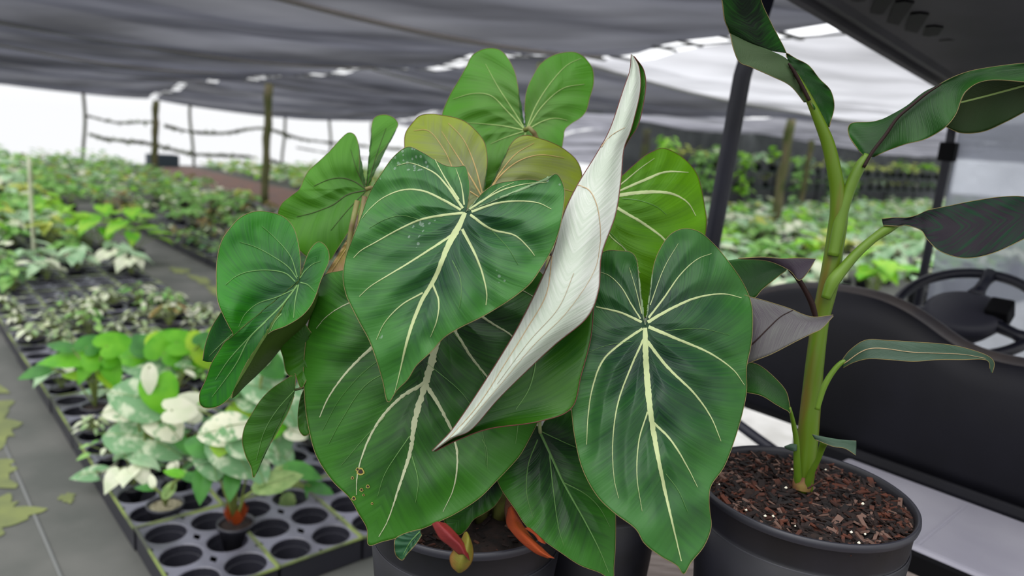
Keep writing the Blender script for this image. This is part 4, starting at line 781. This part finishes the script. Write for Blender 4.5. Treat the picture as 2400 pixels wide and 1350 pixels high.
# bed: weathered boards, white cover strip
for i, (y0, y1) in enumerate(((-.30,-.07),(-.06,.17),(.18,.41),(.42,.62),(.63,.80))):
    bx('bed_board', (.50, y0, .715), (1.46, y1, .738), mat('weathered_board_%s' % 'abcdef'[i], lin(150, 138, 132), .85, lin(108, 96, 90), 9, stretch=(1, 6, 1), bump=.5, detail=6), bv=.002)
bx('bed_frame', (.52, -.32, .62), (1.62, .66, .712), KD)
wp = bx('bed_cover', (1.475, -.34, .752), (1.80, .685, .782), mat('white_bed_panel', lin(146, 144, 156), .5, lin(164, 162, 172), 4), bv=.012); wp['label'] = 'white smooth panel behind the seat'
bx('panel_seam', (1.49, .405, .7815), (1.77, .411, .7835), mat('seam_grey', lin(150, 148, 160), .7), wp)
bx('rear_liner', (1.455, -.34, .70), (1.474, .69, .775), KD)
# chassis, cowl and wheels
bx('chassis', (.5, -.22, .32), (3.2, .62, .44), KD, bv=.02)
bx('seat_box', (1.80, -.2, .44), (2.3, .66, .62), KB, bv=.03)
bx('seat_base', (1.81, -.26, .62), (1.92, .845, .812), KP, bv=.03)
bx('front_cowl', (2.86, -.22, .44), (3.3, .92, .70), KB, bv=.08)
for b_, a_ in ((.95,-.26),(.95,.70),(3.0,-.26),(3.0,.86)):
    mb = MB(); c_ = ab(a_, b_, .24)
    def TW(v, c_=c_): return c_+BX*v.x+AX*v.z+Vector((0, 0, v.y))
    mb.lathe([(.07,-.07),(.17,-.09),(.22,-.08),(.24,-.05),(.24,.05),(.22,.08),(.17,.09),(.07,.07)], 32, capb=True, capt=True, T=TW); mb.obj('wheel', KD, GC)
# steering wheel
WC = ab(.655, 2.40, 1.10); el = math.radians(58); WN = (-BX*math.cos(el)+Vector((0, 0, 1))*math.sin(el)).normalized(); WU = (BX*math.sin(el)+Vector((0, 0, 1))*math.cos(el)).normalized(); WS = WN.cross(WU)
def W3(u, v, w_=0): return WC+WS*u+WU*v+WN*w_
mb = MB(); mb.tube([W3(.19*math.cos(q), .19*math.sin(q)) for q in np.linspace(0, 2*math.pi, 49)], .0155, 12, cap=False); sw = mb.obj('steering_wheel', KB, GC)
mb = MB(); pr_ = [(0, .034), (.08, .032), (.105, .022), (.11, 0), (.07, -.05), (.03, -.09)]
V = []; n = 32
for r_, h_ in pr_:
    for j in range(n): q = 2*math.pi*j/n; V.append(W3(r_*math.cos(q), r_*math.sin(q)*.85-.02, h_))
mb.add(V, [(i*n+j, i*n+(j+1) % n, (i+1)*n+(j+1) % n, (i+1)*n+j) for i in range(len(pr_)-1) for j in range(n)]); mb.obj('wheel_hub', mat('hub_grey_plastic', lin(46, 46, 56), .5, spec=.3), sw)
for q in (90, 200, 340):
    c_, s_ = math.cos(math.radians(q)), math.sin(math.radians(q)); mb = MB()
    mb.tube([W3(c_*r_, s_*r_-.01*(1-r_/.19), .012*(1-r_/.19)) for r_ in (.07, .11, .15, .19)], [.026, .018, .016, .024], 10, flat=1.0); mb.obj('spoke', KB, sw)
mb = MB(); mb.box((-.03, -.025, -.01), (.03, .04, .05), T=lambda v: W3(v.x-.085, v.y-.005, v.z)); bevel(mb.obj('clip_holder', KD, sw, smooth=False), .006)
mb = MB(); mb.tube([W3(0, -.02, -.06), W3(0, -.03, -.25), ab(.6, 2.75, .62)], .025, 12); mb.obj('steering_column', KB, GC)
# leaf litter on the bed at the right of the pots
rr = random.Random(5); mb = MB()
for _ in range(170):
    p = ab(rr.uniform(-.05, .30), rr.uniform(1.22, 1.45), .742+rr.random()*.012); L_ = rr.uniform(.01, .028); u = Vector((rr.uniform(-1, 1), rr.uniform(-1, 1), rr.uniform(-.25, .25))).normalized()*L_; v = u.cross(Vector((0, 0, 1))).normalized()*L_*.4
    mb.add([p-u, p-v*.9+Vector((0,0,.003)), p+u, p+v*.9], [(0, 1, 2, 3)], rr.choice((0, 0, 1, 2)))
o = mb.obj('leaf_litter', [M['chip1'], mat('dry_leaf_tan', lin(120, 104, 66), .8), mat('dry_leaf_green', lin(84, 88, 56), .8)], smooth=False); tagm(o, 'dead leaf and bark litter on the cart bed right of the bark filled pot', 'litter'); o['kind'] = 'stuff'

# ------------------------------------------------------------------ nursery trays
def tray_mesh():
    mb = MB(); W_, L_, H = .302, .488, .085; cw, cl = W_/2, L_/3; n = 24
    for ix in range(2):
        for iy in range(3):
            cx, cy = (ix+.5)*cw, (iy+.5)*cl; hx, hy = cw/2, cl/2; r = .066; V = []
            for j in range(n):
                q = 2*math.pi*(j+.5)/n; c_, s_ = math.cos(q), math.sin(q); k_ = min(hx/abs(c_) if abs(c_) > 1e-6 else 9, hy/abs(s_) if abs(s_) > 1e-6 else 9)
                V.append((cx+c_*k_, cy+s_*k_, H))
            for rr_, z in ((r+.004, H), (r, H-.004), (r-.003, H-.03), (r-.006, H-.031), (r-.012, .012)):
                V += [(cx+rr_*math.cos(2*math.pi*(j+.5)/n), cy+rr_*math.sin(2*math.pi*(j+.5)/n), z) for j in range(n)]
            F = [(i*n+j, i*n+(j+1) % n, (i+1)*n+(j+1) % n, (i+1)*n+j) for i in range(5) for j in range(n)]; F.append(tuple(5*n+j for j in range(n)))
            mb.add(V, F, [0]*n*2+[1]*n*3+[1])
    # skirt with rolled lip
    for lo, hi in (((0, 0, 0), (W_, .004, H)), ((0, L_-.004, 0), (W_, L_, H)), ((0, 0, 0), (.004, L_, H)), ((W_-.004, 0, 0), (W_, L_, H))): mb.box(lo, hi, 1)
    for P in (((0,0,H),(W_,0,H)), ((W_,0,H),(W_,L_,H)), ((W_,L_,H),(0,L_,H)), ((0,L_,H),(0,0,H))): mb.tube([Vector(P[0]), Vector(P[1])], .0055, 6, 2)
    return mb.mesh('nursery_tray', [M['traymat'], M['traydark'], M['moss']], False)
TM = tray_mesh()
def tray(a, b, rot=0, label='', group=None):
    o = link('nursery_tray', TM); o.location = ab(a, b, .004); o.rotation_euler = (0, 0, ROWROT+rot); return tagm(o, label, 'tray', group)
near_lab = {(0,0): 'black cell tray with mossy lip nearest the camera at the floor aisle edge, mostly empty', (0,1): 'black cell tray with bright mossy front lip, second from the aisle, beside the central pot',
            (0,2): 'empty black cell tray directly left of the central black pot', (1,0): 'black cell tray at the aisle edge holding the small seedling, second row', (1,1): 'black cell tray under the tall white variegated plants',
            (2,0): 'black cell tray at the aisle edge with one leaf hanging over it, third row'}
for r_ in range(15):
    for c_ in range(4):
        if (r_, c_) in near_lab: tray(2.03+r_*.495, .607+c_*.308, random.uniform(-.012, .012), near_lab[(r_, c_)])
        else: tray(2.03+r_*.495, .607+c_*.308, random.uniform(-.012, .012), 'black cell tray in the dense left block behind the nearest trays', 'trays in the left block')
for r_ in range(14):
    for c_ in range(3): tray(4.6+r_*.495, 2.60+c_*.308, random.uniform(-.012, .012), 'black cell tray in the second block beyond the narrow aisle', 'trays in the second block')

# ------------------------------------------------------------------ nursery plants
PAL = {'green': ((96,160,70),(156,200,110)), 'bright': ((96,178,30),(166,214,60)), 'silver': ((140,184,138),(190,216,176)), 'pale': ((216,222,176),(142,176,120)),
       'dark': ((58,104,58),(96,142,84)), 'yellow': ((206,208,104),(150,180,70)), 'rust': ((158,120,66),(124,128,60)), 'white': ((236,236,212),(214,224,190))}
LM = {k: (mat(k+'_nursery_leaf', lin(*v[0]), .5, lin(*v[1]), 12, trans=.35), mat(k+'_nursery_leaf_light', lin(*v[1]), .5, lin(*v[0]), 12, trans=.35)) for k, v in PAL.items()}
M['nstem'] = mat('nursery_stem', lin(120, 136, 70), .6)
HEART = [(0,0),(-.10,-.16),(-.26,-.20),(-.40,-.10),(-.46,.10),(-.42,.34),(-.30,.58),(-.14,.80),(0,1.0),(.14,.80),(.30,.58),(.42,.34),(.46,.10),(.40,-.10),(.26,-.20),(.10,-.16)]
ROUND = [(0,0),(-.08,-.15),(-.24,-.22),(-.40,-.16),(-.50,.02),(-.52,.24),(-.46,.48),(-.34,.70),(-.18,.87),(0,.97),(.18,.87),(.34,.70),(.46,.48),(.52,.24),(.50,.02),(.40,-.16),(.24,-.22),(.08,-.15)]
LANCE = [(0,0),(-.05,-.02),(-.14,.06),(-.22,.22),(-.25,.42),(-.20,.65),(-.10,.85),(0,1.0),(.10,.85),(.20,.65),(.25,.42),(.22,.22),(.14,.06),(.05,-.02)]
def leafV(P, u, nrm, s, shape, droop=.25, fold=.12, dense=1):
    """u tip direction, nrm upper side; returns verts/faces of a cupped leaf rooted at P"""
    u = u.normalized(); sdir = u.cross(nrm).normalized(); nn = sdir.cross(u).normalized(); O = shape; n = len(O); K = 3 if dense == 1 else 5; V = [P+u*.12*s*0]; 
    cx = (0, .12)
    V = [P+u*(.12*s)-nn*(.02*s)]
    for k in range(1, K+1):
        t = k/K
        for x, y in O:
            X, Y = cx[0]+(x-cx[0])*t, cx[1]+(y-cx[1])*t
            V.append(P+sdir*(X*s)+u*(Y*s)+nn*(s*(fold*abs(X)-droop*(Y-.1)**2*(1 if Y > .1 else .3)-.25*X*X)))
    F = [(0, 1+j, 1+(j+1) % n) for j in range(n)]
    for k in range(K-1):
        F += [(1+k*n+j, 1+(k+1)*n+j, 1+(k+1)*n+(j+1) % n, 1+k*n+(j+1) % n) for j in range(n)]
    return V, F
def rosette(seed, n, s, h, spread, pal, shape=HEART, white=0, stems=True):
    rr = random.Random(seed); mb = MB(); A_m, B_m = LM[pal]
    for i in range(n):
        q = i*2.399+rr.uniform(-.4, .4); rad = spread*math.sqrt((i+.6)/n)*rr.uniform(.7, 1.15); hh = h*(1.05-.55*(rad/spread)**1.5)*rr.uniform(.75, 1.15)
        d = Vector((math.cos(q), math.sin(q), 0)); P = d*rad*.75+Vector((0, 0, hh)); sz = s*rr.uniform(.6, 1.15)
        u = (d*1.0+Vector((0, 0, rr.uniform(-.75, .25)))).normalized(); nr = (Vector((0, 0, 1))+d*rr.uniform(-.1, .7)+Vector((rr.uniform(-.3, .3), rr.uniform(-.3, .3), 0))).normalized()
        V, F = leafV(P, u, nr, sz, shape, rr.uniform(.1, .45)); mb.add(V, F, 3 if rr.random() < white else rr.choice((0, 0, 1)))
        if stems: mb.tube([Vector((0, 0, .0)), P*.5+Vector((0, 0, hh*.12)), P+u*.1*sz], .0022, 4, 2, cap=False)
    return mb.mesh('foliage', [A_m, B_m, M['nstem'], LM['white'][0]])
def potm():
    mb = MB(); mb.lathe([(.046, 0), (.060, .085), (.064, .087), (.065, .100), (.060, .100), (.057, .088)], 20, capb=True); return mb.mesh('pot', M['traydark'])
def soilm(m):
    mb = MB(); n = 20; mb.add([(0, 0, .09)]+[(.058*math.cos(6.283*j/n), .058*math.sin(6.283*j/n), .086) for j in range(n)], [(0, 1+j, 1+(j+1) % n) for j in range(n)]); return mb.mesh('soil', m)
POTM, SOILM, SOILP = potm(), soilm(M['soil']), soilm(M['perlite'])
def field_plant(name, fol, loc, rz, sc, label, group, cat='plant', soil=None):
    t = thing(name, label, cat, loc, rz, group); t.scale = (sc, sc, sc)
    link('pot', POTM, t); f_ = link('foliage', fol, t); f_.location = (0, 0, .08); link('soil', soil or SOILM, t); return t
VAR = {}
for i in range(4):
    VAR['green', i] = rosette(100+i, 15, .095, .20, .16, 'green', white=.1); VAR['bright', i] = rosette(110+i, 10, .13, .24, .17, 'bright', white=.06)
    VAR['silver', i] = rosette(120+i, 9, .12, .20, .15, 'silver', white=.25); VAR['pale', i] = rosette(130+i, 14, .06, .09, .11, 'pale', LANCE, white=.35)
    VAR['dark', i] = rosette(140+i, 12, .08, .13, .13, 'dark'); VAR['yellow', i] = rosette(150+i, 10, .10, .20, .15, 'yellow')
    VAR['rust', i] = rosette(160+i, 12, .08, .16, .13, 'rust', LANCE); VAR['speck', i] = rosette(170+i, 12, .07, .13, .14, 'green', LANCE, white=.25)
R9 = random.Random(99)
def scatter(cells, kinds, sc, name, label, group, jit=.05, z=.012):
    for a, b in cells:
        k = R9.choices([k_ for k_, _ in kinds], [w_ for _, w_ in kinds])[0]
        field_plant(name, VAR[k, R9.randrange(4)], ab(a+R9.uniform(-jit, jit), b+R9.uniform(-jit, jit), z), R9.uniform(0, 6.28), sc*R9.uniform(.85, 1.2), label, group)
def grid(a0, a1, da, b0, b1, db, keep=1.0):
    out = []; a = a0
    while a <= a1:
        b = b0
        while b <= b1:
            if R9.random() < keep: out.append((a, b))
            b += db
        a += da
    return out
scatter(grid(2.85, 4.4, .325, .69, 1.85, .155, .55), (('dark', 2), ('speck', 3), ('silver', 1.5), ('pale', 1)), .85, 'potted_seedling', 'small dark potted seedling low among the nearest big plants', 'low seedlings among the nearest plants', .008)
scatter(grid(4.55, 6.2, .2475, .69, 1.85, .155, .62), (('pale', 6), ('speck', 2), ('rust', .5)), .95, 'potted_seedling', 'low small leaved white and yellow seedling in the left block', 'low pale seedlings in the left block', .01)
scatter(grid(6.5, 8.0, .33, .76, 1.85, .31, .6), (('silver', 4), ('green', 3), ('dark', 1)), 1.05, 'potted_seedling', 'mid height silvery or green potted plant between bare tray cells in the left block', 'silvery plants between bare cells')
scatter(grid(8.2, 11.5, .36, .75, 1.9, .30, .9), (('green', 4), ('bright', 2), ('silver', 3), ('yellow', .4)), 1.3, 'potted_foliage_plant', 'leafy green potted plant in the dense rear part of the left block', 'leafy plants at the rear of the left block')
scatter(grid(11.9, 16, .5, .8, 2.4, .45, .95), (('green', 4), ('silver', 2), ('yellow', .6)), 1.6, 'potted_foliage_plant', 'distant leafy potted plant far up the left block', 'distant leafy plants, left block')
scatter(grid(4.9, 8.2, .30, 2.68, 4.9, .31, .8), (('dark', 3), ('speck', 3), ('pale', 1.5)), .9, 'potted_seedling', 'small grey green seedling beyond the narrow aisle', 'small seedlings beyond the narrow aisle')
scatter(grid(8.4, 13, .42, 2.68, 5.0, .42, .9), (('speck', 4), ('green', 3), ('yellow', 1), ('rust', 1.2)), 1.15, 'potted_foliage_plant', 'mixed green, yellow or rusty potted plant in the middle of the second block', 'mixed plants in the second block')
# bright clump at the aisle corner
for a, b in ((8.05, 1.75), (7.75, 1.95)): field_plant('potted_foliage_plant', VAR['bright', 1], ab(a, b, .012), R9.random()*6, 1.6, 'bright green large leaved plant at the aisle corner of the left block', 'bright plants at the aisle corner')
# right hand block beyond the cart
scatter(grid(3.0, 8.6, .62, 6.2, 13.5, .62, .95), (('silver', 5), ('green', 2), ('bright', 1), ('yellow', .5)), 1.75, 'potted_foliage_plant', 'silvery green bushy plant in the big block beyond the golf cart', 'bushy plants beyond the golf cart', .12)
# far carpets that nobody could count
def carpet(name, regions, label, cat, seed):
    rr = random.Random(seed); mb = MB(); pals = ('green', 'silver', 'bright', 'yellow', 'dark', 'white', 'rust'); mats = [LM[p][i] for p in pals for i in (0, 1)]
    for (a0, a1, b0, b1, dens, s, h, wts) in regions:
        for _ in range(int((a1-a0)*(b1-b0)*dens)):
            a, b = rr.uniform(a0, a1), rr.uniform(b0, b1); hh = h*(.55+.45*math.sin(a*3.1)*math.cos(b*2.7))*rr.uniform(.4, 1.1)+.05
            P = ab(a, b, hh); q = rr.uniform(0, 6.283); u = Vector((math.cos(q), math.sin(q), rr.uniform(-.5, .5))); nr = Vector((rr.uniform(-.6, .6), rr.uniform(-.6, .6), 1)); sz = s*rr.uniform(.6, 1.3)
            u.normalize(); sd_ = u.cross(nr).normalized(); nn = sd_.cross(u)
            V = [P, P+sd_*sz*.42+u*sz*.25-nn*.04*sz, P+u*sz*1.0-nn*.15*sz, P-sd_*sz*.42+u*sz*.25-nn*.04*sz]; mb.add(V, [(0, 1, 2), (0, 2, 3)], rr.choices(range(7), wts)[0]*2+rr.randrange(2))
    o = mb.obj(name, mats); tagm(o, label, cat); o['kind'] = 'stuff'; return o
carpet('far_plants', [(13.2, 23, 2.55, 5.2, 75, .15, .35, (5, 4, 3, 1.5, 1, 1.5, 1)), (16, 23.2, .65, 2.5, 80, .19, .45, (5, 5, 3, 1.2, .5, 1, .2))], 'carpet of distant green plants at the end of the left blocks', 'plants', 1)
carpet('far_plants', [(9, 23, 7.5, 13.4, 44, .2, .3, (2, 3, 4, 4, 0, 3, .3))], 'bright distant bed of plants beyond the brown soil path', 'plants', 2)  # extra yellow and white leaves stand in for sunlit bleaching
carpet('far_plants', [(3, 11.1, 13.6, 40, 26, .26, .42, (4, 6, 2, 1.2, 1, 2.5, 0)), (8.8, 12, 6.3, 13.5, 34, .22, .35, (4, 5, 2, .8, 1, 2, 0))], 'carpet of silvery green plants running to the dark netting', 'plants', 3)
carpet('far_plants', [(-9, -2.2, 6, 40, 18, .24, .4, (4, 5, 2, 1.2, 1, 2, 0))], 'block of plants on the far side of the pale road', 'plants', 4)
# rack with yellow plants before the netting
RK = thing('plant_rack', 'long dark two tier rack standing before the netting wall', 'rack', ab(11.8, 15.6, 0))
for z in (.62, 1.12): mb = MB(); mb.box((15.6, 11.6, z-.03), (36, 12.0, z), T=T3); mb.obj('shelf', mat('rack_green_metal', lin(46, 64, 56), .6), RK, smooth=False)
for b in np.arange(15.7, 36, 2.9): mb = MB(); mb.tube([ab(11.8, b, 0), ab(11.8, b, 1.3)], .025, 6); mb.obj('rack_post', KD, RK)
for i, b in enumerate(np.arange(15.8, 35.5, .78)):
    k = R9.choice(('yellow', 'yellow', 'silver', 'bright', 'pale')); field_plant('potted_foliage_plant', VAR[k if k != 'pale' else 'yellow', R9.randrange(4)], ab(11.8, b+R9.uniform(-.1, .1), 1.12), R9.random()*6, 1.7*R9.uniform(.8, 1.3), 'yellowish potted plant on the upper tier of the rack', 'plants on the upper rack tier')
for i, b in enumerate(np.arange(15.9, 35.5, .85)):
    k = R9.choice(('green', 'silver', 'green', 'yellow')); field_plant('potted_foliage_plant', VAR[k, R9.randrange(4)], ab(11.8, b, .62), R9.random()*6, 1.4*R9.uniform(.8, 1.2), 'green potted plant on the lower tier of the rack', 'plants on the lower rack tier')
for i, (a, b, h_) in enumerate(((11.2, 15.0, 1.75), (11.0, 16.2, 1.5), (10.6, 14.2, 1.6), (11.3, 17.4, 1.6), (11.4, 19.0, 1.5), (11.2, 22, 1.5), (11.4, 26, 1.5), (11.0, 24, 1.3))):
    t = thing('climbing_plant', 'tall climbing plant on a stake rising before the netting', 'plant', ab(a, b, 0), 0, 'climbers before the netting')
    mb = MB(); mb.tube([ab(a, b, 0), ab(a+.05, b, h_*.5), ab(a, b, h_)], .02, 6); mb.obj('stake', M['postdark'], t); mb = MB(); rr = random.Random(i+40)
    for _ in range(60):
        q = rr.uniform(0, 6.28); P = ab(a, b, rr.uniform(.5, h_+.15))+Vector((math.cos(q), math.sin(q), 0))*rr.uniform(.03, .3); u = Vector((math.cos(q), math.sin(q), -.5)); V, F = leafV(P, u, Vector((0, 0, 1))+u*.8, rr.uniform(.12, .2), HEART); mb.add(V, F, rr.choice((0, 0, 1)))
    mb.obj('foliage', list(LM['green' if i % 2 else 'bright']), t)

# nearest nursery plants, placed leaf by leaf
GL = {'silver': mat('silvery_leaf', lin(118, 164, 114), .5, lin(206, 218, 186), 26, trans=.3, lo=.5, hi=.66, detail=4), 'blotch': mat('cream_blotched_leaf', lin(236, 236, 210), .45, lin(120, 168, 112), 22, trans=.35, lo=.5, hi=.6, detail=4), 'white': mat('cream_white_leaf', lin(240, 238, 216), .45, lin(226, 232, 200), 20, trans=.35), 'bright': mat('bright_green_leaf', lin(88, 170, 22), .45, lin(120, 196, 40), 14, trans=.4),
      'green': mat('mid_green_leaf', lin(52, 112, 44), .45, lin(72, 140, 50), 14, trans=.3), 'lime': mat('lime_leaf', lin(176, 214, 50), .45, lin(150, 200, 60), 14, trans=.4), 'pale': mat('pale_veined_leaf', lin(152, 176, 110), .5, lin(118, 150, 84), 30, trans=.3)}
def near_plant(base, leaves, label, soil=None, inpot=True, sc=1.0):
    p = onz(base[0], base[1], .09+.0); p.z = 0.012; t = thing('potted_foliage_plant', label, 'plant', p)
    db = (p+Vector((0, 0, .1))-CP).dot(fwd)
    if inpot: link('pot', POTM, t).scale = (sc, sc, 1); link('soil', soil or SOILM, t).scale = (sc, sc, 1)
    for (x, y, ln, ang, mk, face, sh) in leaves:
        d = db-.02-.10*(base[1]-y)/300; P = at(x, y, d); s = ln*.9/FPX*d; toc = (CP-P).normalized(); nr = (toc*face+Vector((0, 0, 1))*(1-face)).normalized()
        im = (RT*math.cos(math.radians(ang))+UP*math.sin(math.radians(ang))); u = (im-nr*im.dot(nr)).normalized(); root = P-u*s*.4
        V, F = leafV(root, u, nr, s*(.84 if sh else 1.05), ROUND if sh else LANCE, .3, .12, 2); mb = MB(); mb.add(V, F); lo = mb.obj('leaf', GL[mk], t)
        mb = MB(); b0 = p+Vector((0, 0, .09)); mb.tube([b0, b0.lerp(root, .5)+Vector((0, 0, (root.z-b0.z)*.25)), root+u*s*.1], .004, 6); mb.obj('stem', M['nstem'], t)
        if mk in ('silver', 'pale', 'blotch'):
            mb = MB(); sd_ = u.cross(nr).normalized(); mb.tube([root+nr*.002+u*s*.1, root+u*s*.5+nr*.004, root+u*s*.85-nr*s*.06], .0016, 5); mb.obj('midrib', GL['pale'], lo)
    return t
near_plant((388,1192), [(452,1118,70,10,'green',.4,0),(345,1142,56,165,'green',.3,0),(357,1130,40,100,'white',.8,0),(395,1150,60,70,'pale',.6,0),(412,1108,60,150,'bright',.4,0)], 'tiny green seedling with one white leaf, in grit, nearest the floor aisle', SOILP)
near_plant((553,1236), [(560,1070,150,-60,'silver',.7,1),(500,1085,110,-80,'silver',.6,1),(475,1120,100,-95,'green',.6,0),(505,1010,110,200,'blotch',.7,1),(560,995,100,20,'blotch',.6,1),(480,1060,80,230,'silver',.5,1),(545,1120,90,-95,'green',.5,0),(460,1040,80,160,'green',.6,1),(610,1110,70,-70,'silver',.6,1),(530,1075,80,-100,'silver',.7,1),(520,1035,90,-100,'lime',.6,1),(600,1040,120,-20,'silver',.7,1),(640,1130,130,35,'pale',.6,0)], 'long stemmed plant with silvery and white leaves and orange sheaths, in bark')
near_plant((340,1108), [(310,928,150,175,'silver',.75,1),(305,1020,165,185,'silver',.6,1),(225,1108,95,200,'silver',.5,0),(378,930,110,-75,'bright',.8,1),(350,880,80,-90,'white',.8,0),(395,1000,110,-50,'blotch',.6,1),(395,1050,100,-30,'silver',.6,1),(275,960,90,205,'blotch',.6,1),(360,1045,80,-75,'silver',.4,1),(335,965,70,100,'white',.7,0),(420,1030,70,-60,'green',.5,0),(430,960,90,15,'white',.6,1)], 'broad leaved silvery green plant with curled white leaf, hanging over the aisle edge')
near_plant((640,1142), [(660,1155,120,-60,'pale',.7,1),(700,1100,100,-10,'green',.5,0),(750,1160,120,-50,'green',.6,0),(740,1165,90,-70,'silver',.5,0)], 'low plant with pale net veined round leaf, right of the long stemmed one', inpot=False)
near_plant((225,960), [(95,868,80,215,'green',.5,0),(170,840,130,195,'bright',.4,0),(230,820,100,100,'bright',.7,1),(255,850,110,-70,'bright',.6,0),(180,880,60,180,'lime',.5,0),(215,800,70,60,'green',.6,1),(275,800,90,40,'bright',.6,1),(205,855,80,250,'bright',.6,0),(150,812,70,170,'green',.5,0),(245,880,70,-60,'lime',.5,0)], 'bright green long leaved plant at the aisle edge behind the silvery ones')
near_plant((430,890), [(345,842,170,182,'silver',.35,1),(395,800,110,70,'bright',.7,1),(485,825,110,-80,'lime',.8,1),(330,800,80,120,'green',.6,1),(440,800,90,20,'bright',.6,1),(450,850,90,-30,'bright',.5,1),(300,830,90,190,'bright',.5,1),(375,860,70,-110,'green',.5,1),(420,830,80,150,'silver',.5,1),(490,790,70,60,'green',.5,1),(365,790,60,90,'lime',.6,1)], 'bright green and silver plant topped with lime leaves in the fourth row')
near_plant((600,1085), [(648,1035,120,-80,'silver',.8,1),(440,945,95,150,'white',.75,1),(600,905,110,170,'silver',.6,1),(560,960,90,200,'lime',.6,1),(650,990,80,40,'bright',.7,1),(680,960,110,-70,'silver',.7,1),(700,1015,60,-20,'blotch',.6,1),(575,930,80,150,'silver',.6,1),(520,900,90,170,'green',.5,1),(505,935,70,200,'bright',.6,0),(665,1070,80,-50,'silver',.6,1),(620,830,70,90,'white',.8,0),(640,860,90,-40,'green',.6,1)], 'tall mixed silver and cream plant half hidden behind the small dark hanging leaf', SOILP)
near_plant((740,1040), [(760,1000,80,30,'green',.6,1),(730,1080,60,-40,'pale',.6,0),(720,960,80,120,'silver',.6,1)], 'plant mostly hidden behind the largest leaf')
nb = [o_ for o_ in C.objects if o_.get('label', '').startswith('long stemmed plant')][0]; rr = random.Random(8)
for i in range(5):
    q = i*1.3; p0 = nb.location+Vector((.02*math.cos(q), .02*math.sin(q), .10)); V, F = leafV(p0, Vector((math.cos(q)*.5, math.sin(q)*.5, 1)), Vector((math.cos(q), math.sin(q), .2)), .07, LANCE, .2); mb = MB(); mb.add(V, F); mb.obj('dried_sheath', ORG, nb)
